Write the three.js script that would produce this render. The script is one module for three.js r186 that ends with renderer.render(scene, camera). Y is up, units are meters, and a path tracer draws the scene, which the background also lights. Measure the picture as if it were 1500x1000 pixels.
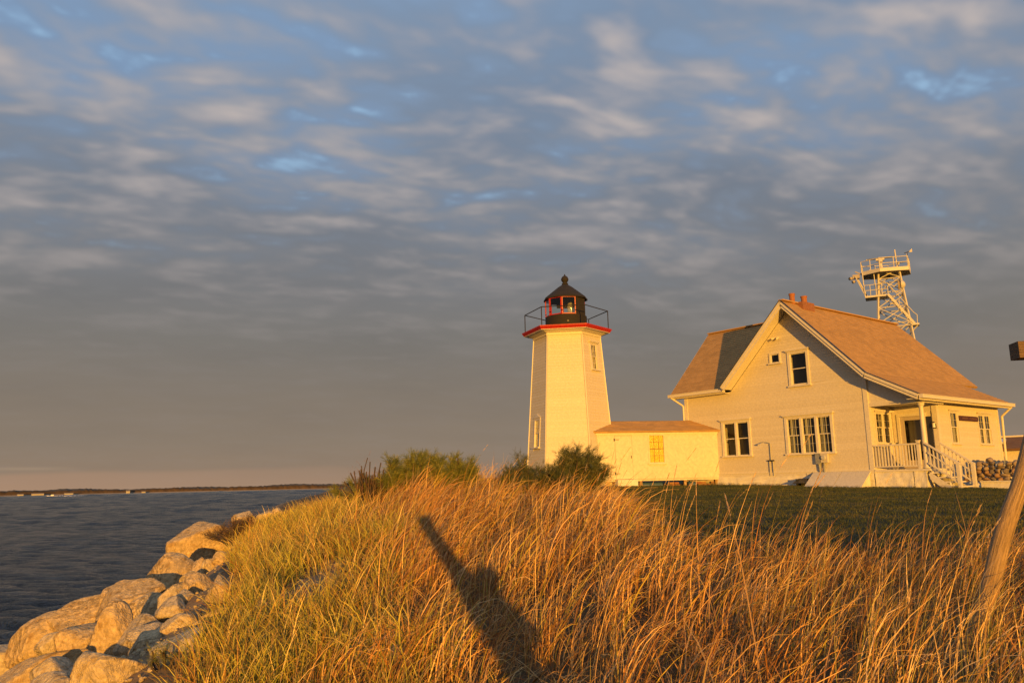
import * as THREE from 'three';
import { mergeGeometries, mergeVertices } from 'three/addons/utils/BufferGeometryUtils.js';
import { MarchingCubes } from 'three/addons/objects/MarchingCubes.js';
import { createNoise2D, createNoise3D } from 'simplex-noise';

/* ---------- camera, sky, sun, exposure ---------- */
const Y0 = 5.2;                                   // eye height above the sea
const scene = new THREE.Scene();
const camera = new THREE.PerspectiveCamera(46.02, 1500 / 1000, 0.05, 9000);
camera.position.set(0, Y0, 0);
camera.rotation.set(THREE.MathUtils.degToRad(9.97), 0, THREE.MathUtils.degToRad(-1.244), 'XYZ');
scene.add(camera);
const renderer = new THREE.WebGLRenderer({ antialias: true });
renderer.toneMapping = THREE.LinearToneMapping;
renderer.toneMappingExposure = 1.39;
renderer.shadowMap.enabled = true;
renderer.shadowMap.type = THREE.PCFSoftShadowMap;

const SUN = new THREE.Vector3(0.1118, 0.0367, 0.9930).normalize();   // towards the sun
const sun = new THREE.DirectionalLight(new THREE.Color().setRGB(1.0, 0.47, 0.06), 4.7);
sun.position.copy(SUN).multiplyScalar(60).add(new THREE.Vector3(5, Y0, -20));
sun.target.position.set(5, Y0, -20);
sun.castShadow = true;
sun.shadow.mapSize.set(4096, 4096);
Object.assign(sun.shadow.camera, { left: -30, right: 30, top: 25, bottom: -10, near: 1, far: 160 });
sun.shadow.radius = 1;
scene.add(sun, sun.target);

function mulberry(a) { return () => { a |= 0; a = a + 0x6D2B79F5 | 0; let t = Math.imul(a ^ a >>> 15, 1 | a); t = t + Math.imul(t ^ t >>> 7, 61 | t) ^ t; return ((t ^ t >>> 14) >>> 0) / 4294967296; }; }
const rnd = mulberry(7);
const n2 = createNoise2D(mulberry(11)), n3 = createNoise3D(mulberry(12));
const clamp = (x, a = 0, b = 1) => Math.min(b, Math.max(a, x));
const sst = (a, b, x) => { const t = clamp((x - a) / (b - a)); return t * t * (3 - 2 * t); };
const lerp = (a, b, t) => a + (b - a) * t;
const lin = c => (c /= 255) <= 0.04045 ? c / 12.92 : ((c + 0.055) / 1.055) ** 2.4;
const fbm2 = (x, y, o = 4, g = 0.5) => { let s = 0, a = 1, t = 0; for (let i = 0; i < o; i++) { s += a * n2(x, y); t += a; a *= g; x = x * 2.03 + 17.1; y = y * 2.03 - 9.7; } return s / t; };
const fbm3 = (x, y, z, o = 3) => { let s = 0, a = 1, t = 0; for (let i = 0; i < o; i++) { s += a * n3(x, y, z); t += a; a *= 0.5; x *= 2.1; y *= 2.1; z *= 2.1; } return s / t; };

/* evening sky: a broken deck of altocumulus, the same all round, with a golden glow where the sun stands */
{
  const W = 3072, H = 1536, data = new Float32Array(W * H * 4);
  const stops = [[-2, 160, 132, 108], [0, 158, 131, 108], [1.3, 146, 126, 107], [3, 139, 124, 108], [6, 132, 121, 109], [10, 124, 120, 115], [15, 122, 124, 128], [20, 123, 132, 145], [26, 128, 144, 165], [33, 131, 152, 178], [50, 128, 152, 182], [90, 122, 148, 180]]
    .map(s => [s[0], lin(s[1]), lin(s[2]), lin(s[3])]);
  const mixc = (a, b, t) => [lerp(a[0], b[0], t), lerp(a[1], b[1], t), lerp(a[2], b[2], t)];
  const blue = [lin(160), lin(196), lin(226)], clear = [lin(124), lin(158), lin(198)], warm = [lin(196), lin(184), lin(178)];
  for (let j = 0; j < H; j++) {
    const el = (j + 0.5) / H * 180 - 90;
    let k = 0; while (k < stops.length - 2 && stops[k + 1][0] < el) k++;
    const st = clamp((el - stops[k][0]) / (stops[k + 1][0] - stops[k][0]));
    const base = [1, 2, 3].map(i => lerp(stops[k][i], stops[k + 1][i], st));
    const e = el * Math.PI / 180, y = Math.sin(e), ce = Math.cos(e);
    for (let i = 0; i < W; i++) {
      const q = (j * W + i) * 4;
      let c = base;
      if (el > -1) {
        const a = ((i + 0.5) / W - 0.5) * 2 * Math.PI, x = ce * Math.cos(a), z = ce * Math.sin(a);
        const d = Math.max(y, 0) + 0.12, px = x / d, pz = z / d;
        const wx = fbm2(px * 1.1 + 3, pz * 1.1, 2), wz = fbm2(px * 1.1 - 8, pz * 1.1 + 5, 2);
        const u = (px * 0.94 - pz * 0.34) + 0.05 * wx, v = (px * 0.34 + pz * 0.94) + 0.05 * wz;
        const big = fbm2(u * 0.75 + 1.3, v * 1.0 + 4.2, 3);                       // large patches of the deck
        const roll = fbm2(u * 1.5 - 6, v * 3.0 + 2, 2, 0.42);                     // rolls across the view
        const lump = fbm2(u * 3.6 + 2, v * 6.2 + 1, 3, 0.48);                      // cloudlets
        const fine = fbm2(u * 12 + 9, v * 16, 3, 0.5);
        const hi = sst(1, 24, el), vhi = sst(11, 30, el);
        const thick = 0.36 * roll + 0.34 * big + 0.42 * lump + 0.08 * fine;
        // thick cloud is grey, thinner cloud lets blue through, gaps show it clear
        c = mixc(base, [base[0] * 0.80, base[1] * 0.815, base[2] * 0.84], sst(-0.35, 0.45, thick) * (0.22 + 0.6 * hi));
        c = mixc(c, clear, sst(-0.10, 0.65, -thick) * 0.62 * vhi);
        c = mixc(c, blue, sst(0.36, 0.86, -(0.40 * roll + 0.25 * big + 0.55 * lump + 0.22 * fine)) * 0.9 * vhi);
        // low sun catches the rounded undersides facing it
        const lit = sst(-0.34, 0.98, 0.46 * roll - 0.20 * big + 0.62 * lump + 0.10 * fine);
        c = mixc(c, warm, lit * lerp(0.06, 0.92, sst(6, 27, el)) * lerp(1, 0.75, sst(45, 80, el)));
        // low peach band under the far edge of the deck
        const az = Math.atan2(x, -z);
        const edge = 0.95 + 0.55 * n2(az * 1.7 + 2.4, 3.3) + 0.10 * n2(az * 7, 1.1);
        const band = (1 - sst(edge - 0.30, edge + 0.06, el)) * clamp(0.35 - 1.2 * Math.sin(az + 0.30), 0, 1);
        c = mixc(c, [lin(178), lin(142), lin(115)], band * 0.8);
        const streak = Math.exp(-(((el - 1.25 - 0.30 * n2(az * 1.6, 8.8)) / 0.06) ** 2)) * sst(0.0, 0.7, n2(az * 3.1 - 2.0, 7.7));
        c = mixc(c, [lin(186), lin(160), lin(132)], streak * 0.6);
        // glow of the low sun
        const cs = x * SUN.x + y * SUN.y + z * SUN.z, ang = Math.acos(clamp(cs, -1, 1)) * 180 / Math.PI;
        const g1 = 2.6 * Math.exp(-ang / 4.5) + 0.75 * Math.exp(-ang / 13) * Math.exp(-Math.max(0, el) / 14);
        c = [c[0] + g1 * 1.0, c[1] + g1 * 0.60, c[2] + g1 * 0.16];
      }
      c = [c[0] * 0.72, c[1] * 0.72, c[2] * 0.72];                    // exposure is 1 / 0.72
      data[q] = c[0]; data[q + 1] = c[1]; data[q + 2] = c[2]; data[q + 3] = 1;
    }
  }
  const sky = new THREE.DataTexture(data, W, H, THREE.RGBAFormat, THREE.FloatType);
  sky.mapping = THREE.EquirectangularReflectionMapping;
  sky.magFilter = sky.minFilter = THREE.LinearFilter; sky.wrapS = THREE.RepeatWrapping; sky.needsUpdate = true;
  scene.background = sky; scene.environment = sky;
  scene.backgroundIntensity = 1; scene.environmentIntensity = 1;
}
console.log('sky done');

/* ---------- helpers ---------- */
const used = new Map();
function numbered(name) { const k = used.get(name) || 0; used.set(name, k + 1); return k ? `${name}_${String(k).padStart(3, '0')}` : name; }
function shade(o) { o.castShadow = true; o.receiveShadow = true; return o; }
function thing(name, label, category, pos = [0, 0, 0], turn = 0, group) {
  const o = new THREE.Group(); o.name = numbered(name); o.position.set(...pos); o.rotation.y = turn; scene.add(o);
  o.userData = { label, category }; if (group) o.userData.group = group; return o;
}
function part(parent, name, geos, mat, label) {
  const g = Array.isArray(geos) ? (geos.length > 1 ? mergeGeometries(geos.map(x => x.index ? x.toNonIndexed() : x)) : geos[0]) : geos;
  const m = shade(new THREE.Mesh(g, mat)); m.name = name; parent.add(m); if (label) m.userData.label = label; return m;
}
function single(name, geos, mat, label, category, group) {
  const m = part(scene, numbered(name), geos, mat, label); m.userData.category = category; if (group) m.userData.group = group; return m;
}
function structure(name, geo, mat) { const m = part(scene, numbered(name), geo, mat); m.userData.kind = 'structure'; return m; }
const V3 = (x, y, z) => new THREE.Vector3(x, y, z);
const std = (r, g, b, rough = 0.8, extra = {}) => { const m = new THREE.MeshStandardMaterial({ roughness: rough, ...extra }); m.color.setRGB(r, g, b); return m; };
function strip(g) { for (const k of Object.keys(g.attributes)) if (!['position', 'normal', 'uv'].includes(k)) g.deleteAttribute(k); return g; }
// a wall plane: o + u U + v V + n N
function plane(o, U, V, N) { U = U.clone().normalize(); V = V.clone().normalize(); N = N ? N.clone().normalize() : U.clone().cross(V); return { m: new THREE.Matrix4().makeBasis(U, V, N).setPosition(o), o, U, V, N }; }
function bx(F, u0, u1, v0, v1, a, b) {
  const g = new THREE.BoxGeometry(u1 - u0, v1 - v0, b - a); const uv = g.attributes.uv, p = g.attributes.position;
  for (let i = 0; i < uv.count; i++) uv.setXY(i, p.getX(i) + p.getZ(i) + u0, p.getY(i) + v0);
  g.translate((u0 + u1) / 2, (v0 + v1) / 2, (a + b) / 2); return F ? g.applyMatrix4(F.m) : g;
}
const box = (x0, x1, y0, y1, z0, z1) => bx(null, x0, x1, y0, y1, z0, z1);
function rod(a, b, r0, r1 = r0, seg = 8) {
  a = Array.isArray(a) ? V3(...a) : a; b = Array.isArray(b) ? V3(...b) : b;
  const d = b.clone().sub(a), L = d.length(), g = new THREE.CylinderGeometry(r1, r0, L, seg, 1);
  g.translate(0, L / 2, 0); g.applyQuaternion(new THREE.Quaternion().setFromUnitVectors(V3(0, 1, 0), d.normalize())); return g.translate(a.x, a.y, a.z);
}
function bar(a, b, w, h, up = V3(0, 1, 0)) {   // square bar
  a = Array.isArray(a) ? V3(...a) : a; b = Array.isArray(b) ? V3(...b) : b;
  const d = b.clone().sub(a), L = d.length(); d.normalize(); let s = up.clone().cross(d); if (s.length() < 1e-3) s = V3(1, 0, 0); s.normalize(); const t = d.clone().cross(s);
  return new THREE.BoxGeometry(w, h, L).applyMatrix4(new THREE.Matrix4().makeBasis(s, t, d).setPosition(a.clone().lerp(b, 0.5)));
}
// solid between an outline and its copy pushed along a vector
function prism(pts, push) {
  const a = pts.map(p => Array.isArray(p) ? V3(...p) : p), b = a.map(p => p.clone().add(push)), pos = [], tri = (x, y, z) => pos.push(x.x, x.y, x.z, y.x, y.y, y.z, z.x, z.y, z.z), n = a.length;
  for (let i = 1; i < n - 1; i++) { tri(a[0], a[i], a[i + 1]); tri(b[0], b[i + 1], b[i]); }
  for (let i = 0; i < n; i++) { const j = (i + 1) % n; tri(a[i], b[i], b[j]); tri(a[i], b[j], a[j]); }
  // turn all faces outwards
  const nr = a[1].clone().sub(a[0]).cross(a[2].clone().sub(a[0]));
  if (nr.dot(push) > 0) for (let i = 0; i < pos.length; i += 9) for (let k = 0; k < 3; k++) { const t = pos[i + 3 + k]; pos[i + 3 + k] = pos[i + 6 + k]; pos[i + 6 + k] = t; }
  const g = new THREE.BufferGeometry(); g.setAttribute('position', new THREE.Float32BufferAttribute(pos, 3)); g.computeVertexNormals();
  const uv = [], nn = g.attributes.normal, P = g.attributes.position;
  for (let i = 0; i < P.count; i++) { const ax = Math.abs(nn.getX(i)), ay = Math.abs(nn.getY(i)), az = Math.abs(nn.getZ(i)); if (ay > ax && ay > az) uv.push(P.getX(i), P.getZ(i)); else if (ax > az) uv.push(P.getZ(i), P.getY(i)); else uv.push(P.getX(i), P.getY(i)); }
  g.setAttribute('uv', new THREE.Float32BufferAttribute(uv, 2)); return g;
}
function tex(w, h, f, srgb = true) {
  const d = new Uint8Array(w * h * 4);
  for (let j = 0; j < h; j++) for (let i = 0; i < w; i++) { const c = f(i / w, j / h, i, j), q = (j * w + i) * 4; d[q] = clamp(c[0]) * 255; d[q + 1] = clamp(c[1]) * 255; d[q + 2] = clamp(c[2]) * 255; d[q + 3] = 255; }
  const t = new THREE.DataTexture(d, w, h, THREE.RGBAFormat); t.wrapS = t.wrapT = THREE.RepeatWrapping; t.magFilter = THREE.LinearFilter; t.minFilter = THREE.LinearMipmapLinearFilter; t.generateMipmaps = true;
  if (srgb) t.colorSpace = THREE.SRGBColorSpace; t.needsUpdate = true; return t;
}
// noise that wraps round the unit square
const wrapn = (u, v, f, o = 4) => { const a = u * 2 * Math.PI, b = v * 2 * Math.PI; let s = 0, w = 1, t = 0; for (let k = 0; k < o; k++) { s += w * n3(Math.cos(a) * f + Math.cos(b) * f * 0.61 + k * 9, Math.sin(a) * f + k * 5, Math.sin(b) * f + Math.cos(b) * 0.35 * f); t += w; w *= 0.55; f *= 2; } return s / t; };
const rep = (t, x, y = x) => { const c = t.clone(); c.repeat.set(x, y); c.needsUpdate = true; return c; };

/* textures */
const tGrain = tex(256, 256, (u, v) => { const k = 0.80 + 0.14 * wrapn(u, v, 2, 5) + 0.10 * (rnd() - 0.5); return [k, k, k]; });
const tRough = tex(512, 512, (u, v) => { const k = 0.5 + 0.35 * wrapn(u, v, 3, 6) + 0.12 * (rnd() - 0.5); return [k, k, k]; }, false);
const tPaint = tex(256, 256, (u, v) => { const k = 0.93 + 0.07 * wrapn(u, v, 2, 5) + 0.035 * (rnd() - 0.5) - 0.10 * sst(0.35, 0.7, wrapn(v, u, 2.5, 5)), y = 0.02 * wrapn(v, u, 1.2, 3); return [k, k - y * 0.4, k - 0.012 - y]; });
const tShingle = (() => {
  const tabs = new Map(); const tone = (a, b) => { const k = a * 131 + b; if (!tabs.has(k)) tabs.set(k, 0.92 + 0.09 * rnd()); return tabs.get(k); };
  return tex(512, 512, (u, v) => {   // 4 m by 4 m: courses of 0.14 m are geometry; this is the tone of tabs and granules
    const row = Math.floor(v * 28.5), col = Math.floor((u * 13 + (row % 2) * 0.5 + (row * 0.37) % 1) % 13); const k = tone(row, col) * (0.93 + 0.12 * (rnd() - 0.5)) + 0.05 * wrapn(u, v, 1.5, 3);
    return [k, k * 0.985, k * 0.965];
  });
})();
const tWood = tex(128, 512, (u, v) => { const g = 0.5 + 0.5 * Math.sin((u * 9 + 0.8 * wrapn(u, v, 0.8, 3)) * 6.283); const k = 0.80 + 0.14 * (g - 0.5) + 0.16 * wrapn(u, v, 1.5, 4) + 0.05 * (rnd() - 0.5); return [k, k * 0.97, k * 0.92]; });

/* paints and materials */
const white = [0, 1, 2].map(i => std(0.72 - 0.018 * i, 0.652 - 0.018 * i, 0.505 - 0.018 * i, 0.62, { map: tPaint }));
const trim = std(0.72, 0.665, 0.55, 0.5, { map: tPaint });
const shedPaint = std(0.68, 0.615, 0.46, 0.6, { map: rep(tPaint, 0.5) });
const stonePaint = std(0.80, 0.76, 0.66, 0.85, { map: rep(tPaint, 0.7), bumpMap: rep(tRough, 1.6), bumpScale: 0.014 });
const shingle = std(0.50, 0.31, 0.115, 0.92, { map: rep(tShingle, 0.25), bumpMap: rep(tRough, 2), bumpScale: 0.004 });
const glass = new THREE.MeshPhysicalMaterial({ roughness: 0.03, transmission: 1, thickness: 0, ior: 1.5 }); glass.color.setRGB(0.88, 0.92, 0.88);
const paintedGlowPane = std(0.52, 0.38, 0.006, 0.2, { bumpMap: rep(tRough, 1.4), bumpScale: 0.006 });   // sunset reflection of the shed window, painted as a yellow base colour
const roomWall = std(0.34, 0.30, 0.24, 0.9), curtain = std(0.30, 0.27, 0.17, 0.9);
const redPaint = std(0.60, 0.03, 0.018, 0.42, { map: tGrain }), blackPaint = std(0.024, 0.019, 0.014, 0.85, { map: tGrain }), darkMetal = std(0.03, 0.03, 0.03, 0.5);
const clay = std(0.50, 0.19, 0.07, 0.85, { map: tGrain }), brickMat = [std(0.40, 0.17, 0.085, 0.9, { map: tGrain }), std(0.46, 0.25, 0.12, 0.9, { map: tGrain })];
const galv = std(0.62, 0.60, 0.52, 0.5, { map: tGrain }), greyMetal = std(0.36, 0.38, 0.38, 0.5, { map: tGrain });
const bluePlastic = std(0.05, 0.10, 0.20, 0.4), wood = std(0.52, 0.38, 0.22, 0.8, { map: tWood }), signWood = std(0.06, 0.018, 0.015, 0.5), signInk = std(0.22, 0.13, 0.09, 0.6);

/* ---------- the lie of the land (heights over the sea) ---------- */
const bluffEdge = d => d < 24 ? -3.5 - 0.23 * (d - 8) : -7.18 - 0.12 * (d - 24);
function lawnY(x, d) { return -0.25 - 0.011 * (x - 4) - 0.022 * (33 - clamp(d, -8, 60)) - 0.09 * Math.max(0, x - 15.6) * sst(22, 26, d) * (1 - sst(17.2, 18.5, x)); }
function groundY(x, z) {
  const d = -z;
  let y = lawnY(x, d) - 0.70 * (1 - sst(0, 8, d));
  const mx = x < -0.6 ? (x + 0.6) / 2.6 : (x + 0.6) / 2.0, md = (d - 11.8) / (d < 11.8 ? 3.2 : 4.5);
  y += 0.44 * Math.exp(-0.5 * (mx * mx * Math.abs(mx) ** 0.6 + md * md));
  const lawn = sst(1.2, 3.0, x - 0.10 * (d - 10)) * sst(7, 9, d);
  y += (0.055 * fbm2(x * 0.55, z * 0.55, 3) + 0.025 * n2(x * 2.1, z * 2.1)) * (1 - 0.72 * lawn) * (1 - sst(24, 30, d));
  const b = lerp(2.0, 0.6, sst(7, 25, d)), s = (bluffEdge(d) + 0.3 * n2(d * 0.35, 1.7) - x) / b, drop = 0.62 * b * (s > 20 ? s : Math.log(1 + Math.exp(s)));
  return Y0 + y - drop - 0.25 * sst(0.1, -0.7, x - bluffEdge(d)) * sst(4, 7, d);
}
const isLawn = (x, z) => { const d = -z; return sst(1.1, 2.1, x - 0.10 * (d - 10) + 0.4 * n2(x * 0.8, d * 0.8)) * sst(7.0, 8.6, d + 0.8 * n2(x * 0.6 + 5, 3)); };
const sandAt = (x, z) => sst(0.15, 0.5, Math.exp(-(((x + 1.95 + 0.12 * (-z - 7.6)) / 0.55) ** 2) - (((-z - 8.2) / 1.1) ** 2)) * 0.95 + 0.7 * sst(-0.9, 0.1, bluffEdge(-z) - x) + 0.22 * n2(x * 1.6, z * 1.6) - 0.10);
{
  const xs = [], zs = [];
  for (let x = -60; x < -9; x += 3) xs.push(x); for (let x = -9; x < 8; x += 0.16) xs.push(x); for (let x = 8; x < 22; x += 0.5) xs.push(x); for (let x = 22; x <= 260; x += 14) xs.push(x);
  for (let z = 40; z > 1; z -= 2.5) zs.push(z); for (let z = 1; z > -18; z -= 0.16) zs.push(z); for (let z = -18; z > -45; z -= 0.6) zs.push(z); for (let z = -45; z >= -260; z -= 9) zs.push(z);
  const pos = [], col = [], uv = [], idx = [];
  for (const z of zs) for (const x of xs) {
    pos.push(x, groundY(x, z), z); uv.push(x / 1.6, z / 1.6);
    const L = isLawn(x, z), sd = sandAt(x, z), k = 0.85 + 0.3 * n2(x * 3, z * 3);
    const m = sst(-0.2, 0.6, n2(x * 0.35 + 3, z * 0.9) * 0.7 + 0.3 * n2(x * 1.7, z * 1.7));
    const thatch = [0.17 * k, 0.11 * k, 0.04 * k], sand = [0.42 * k, 0.28 * k, 0.15 * k], lawn = [lerp(0.030, 0.095, m) * k, lerp(0.042, 0.082, m) * k, lerp(0.010, 0.020, m) * k];
    for (let i = 0; i < 3; i++) col.push(lerp(lerp(thatch[i], sand[i], sd), lawn[i], L));
  }
  const nx = xs.length;
  for (let j = 0; j < zs.length - 1; j++) for (let i = 0; i < nx - 1; i++) { const a = j * nx + i, b = a + 1, c = a + nx, d = c + 1; idx.push(a, b, c, b, d, c); }
  const g = new THREE.BufferGeometry(); g.setAttribute('position', new THREE.Float32BufferAttribute(pos, 3)); g.setAttribute('color', new THREE.Float32BufferAttribute(col, 3)); g.setAttribute('uv', new THREE.Float32BufferAttribute(uv, 2)); g.setIndex(idx); g.computeVertexNormals();
  const m = std(1, 1, 1, 0.95, { vertexColors: true, map: tGrain, bumpMap: tRough, bumpScale: 0.03 });
  structure('ground', g, m);
}

/* the sea: real waves near, ripples in the relief everywhere */
{
  const rs = [], as = [];
  for (let r = 9; r < 7000;) { rs.push(r); r *= r < 150 ? 1.0045 : r < 2100 ? 1.008 : 1.15; }
  for (let a = -180; a < -42; a += 3) as.push(a); for (let a = -42; a < -8; a += 0.14) as.push(a); for (let a = -8; a <= 180.01; a += 4) as.push(a);
  const waves = []; const wr = mulberry(5);
  for (let i = 0; i < 74; i++) { const L = 0.45 * 1.068 ** i, th = -1.2 + 1.3 * (wr() - 0.5); waves.push([2 * Math.PI / L * Math.cos(th), 2 * Math.PI / L * Math.sin(th), L < 4 ? 0.0100 * L ** 0.72 : 0.0082 * L, wr() * 6.28, L]); }
  const pos = [], uv = [], idx = [];
  rs.forEach((r, j) => {
    const cell = Math.max(r * 0.14 * Math.PI / 180, r < 150 ? r * 0.0045 : r * 0.008);
    for (const a of as) {
      const t = a * Math.PI / 180, x = r * Math.sin(t), z = -r * Math.cos(t); let y = 0;
      if (a > -43 && a < -7) for (const w of waves) { const q = w[4] / cell, f = sst(2.2, 3.6, q) * (w[4] < 4 ? 1 : 1 - sst(7, 12, q)); if (f > 0) { const ph = x * w[0] + z * w[1] + w[3]; y += f * w[2] * (Math.sin(ph) + 0.22 * Math.sin(2 * ph + 1.6)); } }
      y *= 0.8 + 0.35 * n2(x * 0.02, z * 0.02);
      pos.push(x, y, z); uv.push(x / 5, z / 5);
    }
  });
  const na = as.length;
  for (let j = 0; j < rs.length - 1; j++) for (let i = 0; i < na - 1; i++) { const a = j * na + i, b = a + 1, c = a + na, d = c + 1; idx.push(a, b, c, b, d, c); }
  const g = new THREE.BufferGeometry(); g.setAttribute('position', new THREE.Float32BufferAttribute(pos, 3)); g.setAttribute('uv', new THREE.Float32BufferAttribute(uv, 2)); g.setIndex(idx); g.computeVertexNormals();
  const ripple = tex(512, 512, (u, v) => { const k = 0.5 + 0.42 * wrapn(u * 1, v * 1, 5, 5); return [k, k, k]; }, false);
  const m = new THREE.MeshPhysicalMaterial({ roughness: 0.10, ior: 1.33, bumpMap: ripple, bumpScale: 0.22 }); m.color.setRGB(0.004, 0.006, 0.010);
  structure('sea', g, m);
}
console.log('land and sea done');
const muntin = std(0.42, 0.40, 0.33, 0.6);
/* ---------- building kit ---------- */
// lapped boards on a wall plane; range(v) gives [u0, u1]; holes are [u0, u1, v0, v1]
function clad(parent, F, v0, v1, range, holes = [], ex = 0.115) {
  const n = Math.round((v1 - v0) / ex), e = (v1 - v0) / n;
  for (let i = 0; i < n; i++) {
    const a = v0 + i * e, b = Math.min(a + e + 0.012, v1), lo = range(a), hi = range(b);
    let segs = [[0, 1]];
    const mid = (a + b) / 2, rm = range(mid), w = rm[1] - rm[0];
    if (hi[1] - hi[0] < 0.05) { hi[0] = hi[1] = (hi[0] + hi[1]) / 2; }
    for (const h of holes) if (h[3] > a + 0.02 && h[2] < b - 0.02) {
      const s0 = (h[0] - rm[0]) / w, s1 = (h[1] - rm[0]) / w;
      segs = segs.flatMap(([p, q]) => (s1 <= p || s0 >= q) ? [[p, q]] : [[p, s0], [s1, q]].filter(([x, y]) => y - x > 0.01));
    }
    for (const [p, q] of segs) {
      const P = (t, r, v, nn) => F.o.clone().addScaledVector(F.U, lerp(r[0], r[1], t)).addScaledVector(F.V, v).addScaledVector(F.N, nn);
      const A = P(p, lo, a, 0.012), B = P(q, lo, a, 0.012), C = P(q, hi, b, 0.003), D = P(p, hi, b, 0.003), A2 = P(p, lo, a, -0.004), B2 = P(q, lo, a, -0.004), pos = [];
      const quad = (x, y, z, w2) => pos.push(x.x, x.y, x.z, y.x, y.y, y.z, z.x, z.y, z.z, x.x, x.y, x.z, z.x, z.y, z.z, w2.x, w2.y, w2.z);
      quad(A, B, C, D); quad(A2, B2, B, A); const tri = (x, y, z) => pos.push(x.x, x.y, x.z, y.x, y.y, y.z, z.x, z.y, z.z); tri(A2, A, D); tri(B, B2, C);
      const g = new THREE.BufferGeometry(); g.setAttribute('position', new THREE.Float32BufferAttribute(pos, 3)); g.computeVertexNormals();
      const ua = lerp(lo[0], lo[1], p) + i * 0.73, ub = lerp(lo[0], lo[1], q) + i * 0.73;
      g.setAttribute('uv', new THREE.Float32BufferAttribute([ua, a, ub, a, ub, b, ua, a, ub, b, ua, b, ua, a, ub, a, ub, a, ua, a, ub, a, ua, a, ua, a, ua, a, ua, b, ub, a, ub, a, ub, b], 2));
      part(parent, 'clapboard', g, white[Math.floor(rnd() * 3)]);
    }
  }
}
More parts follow.
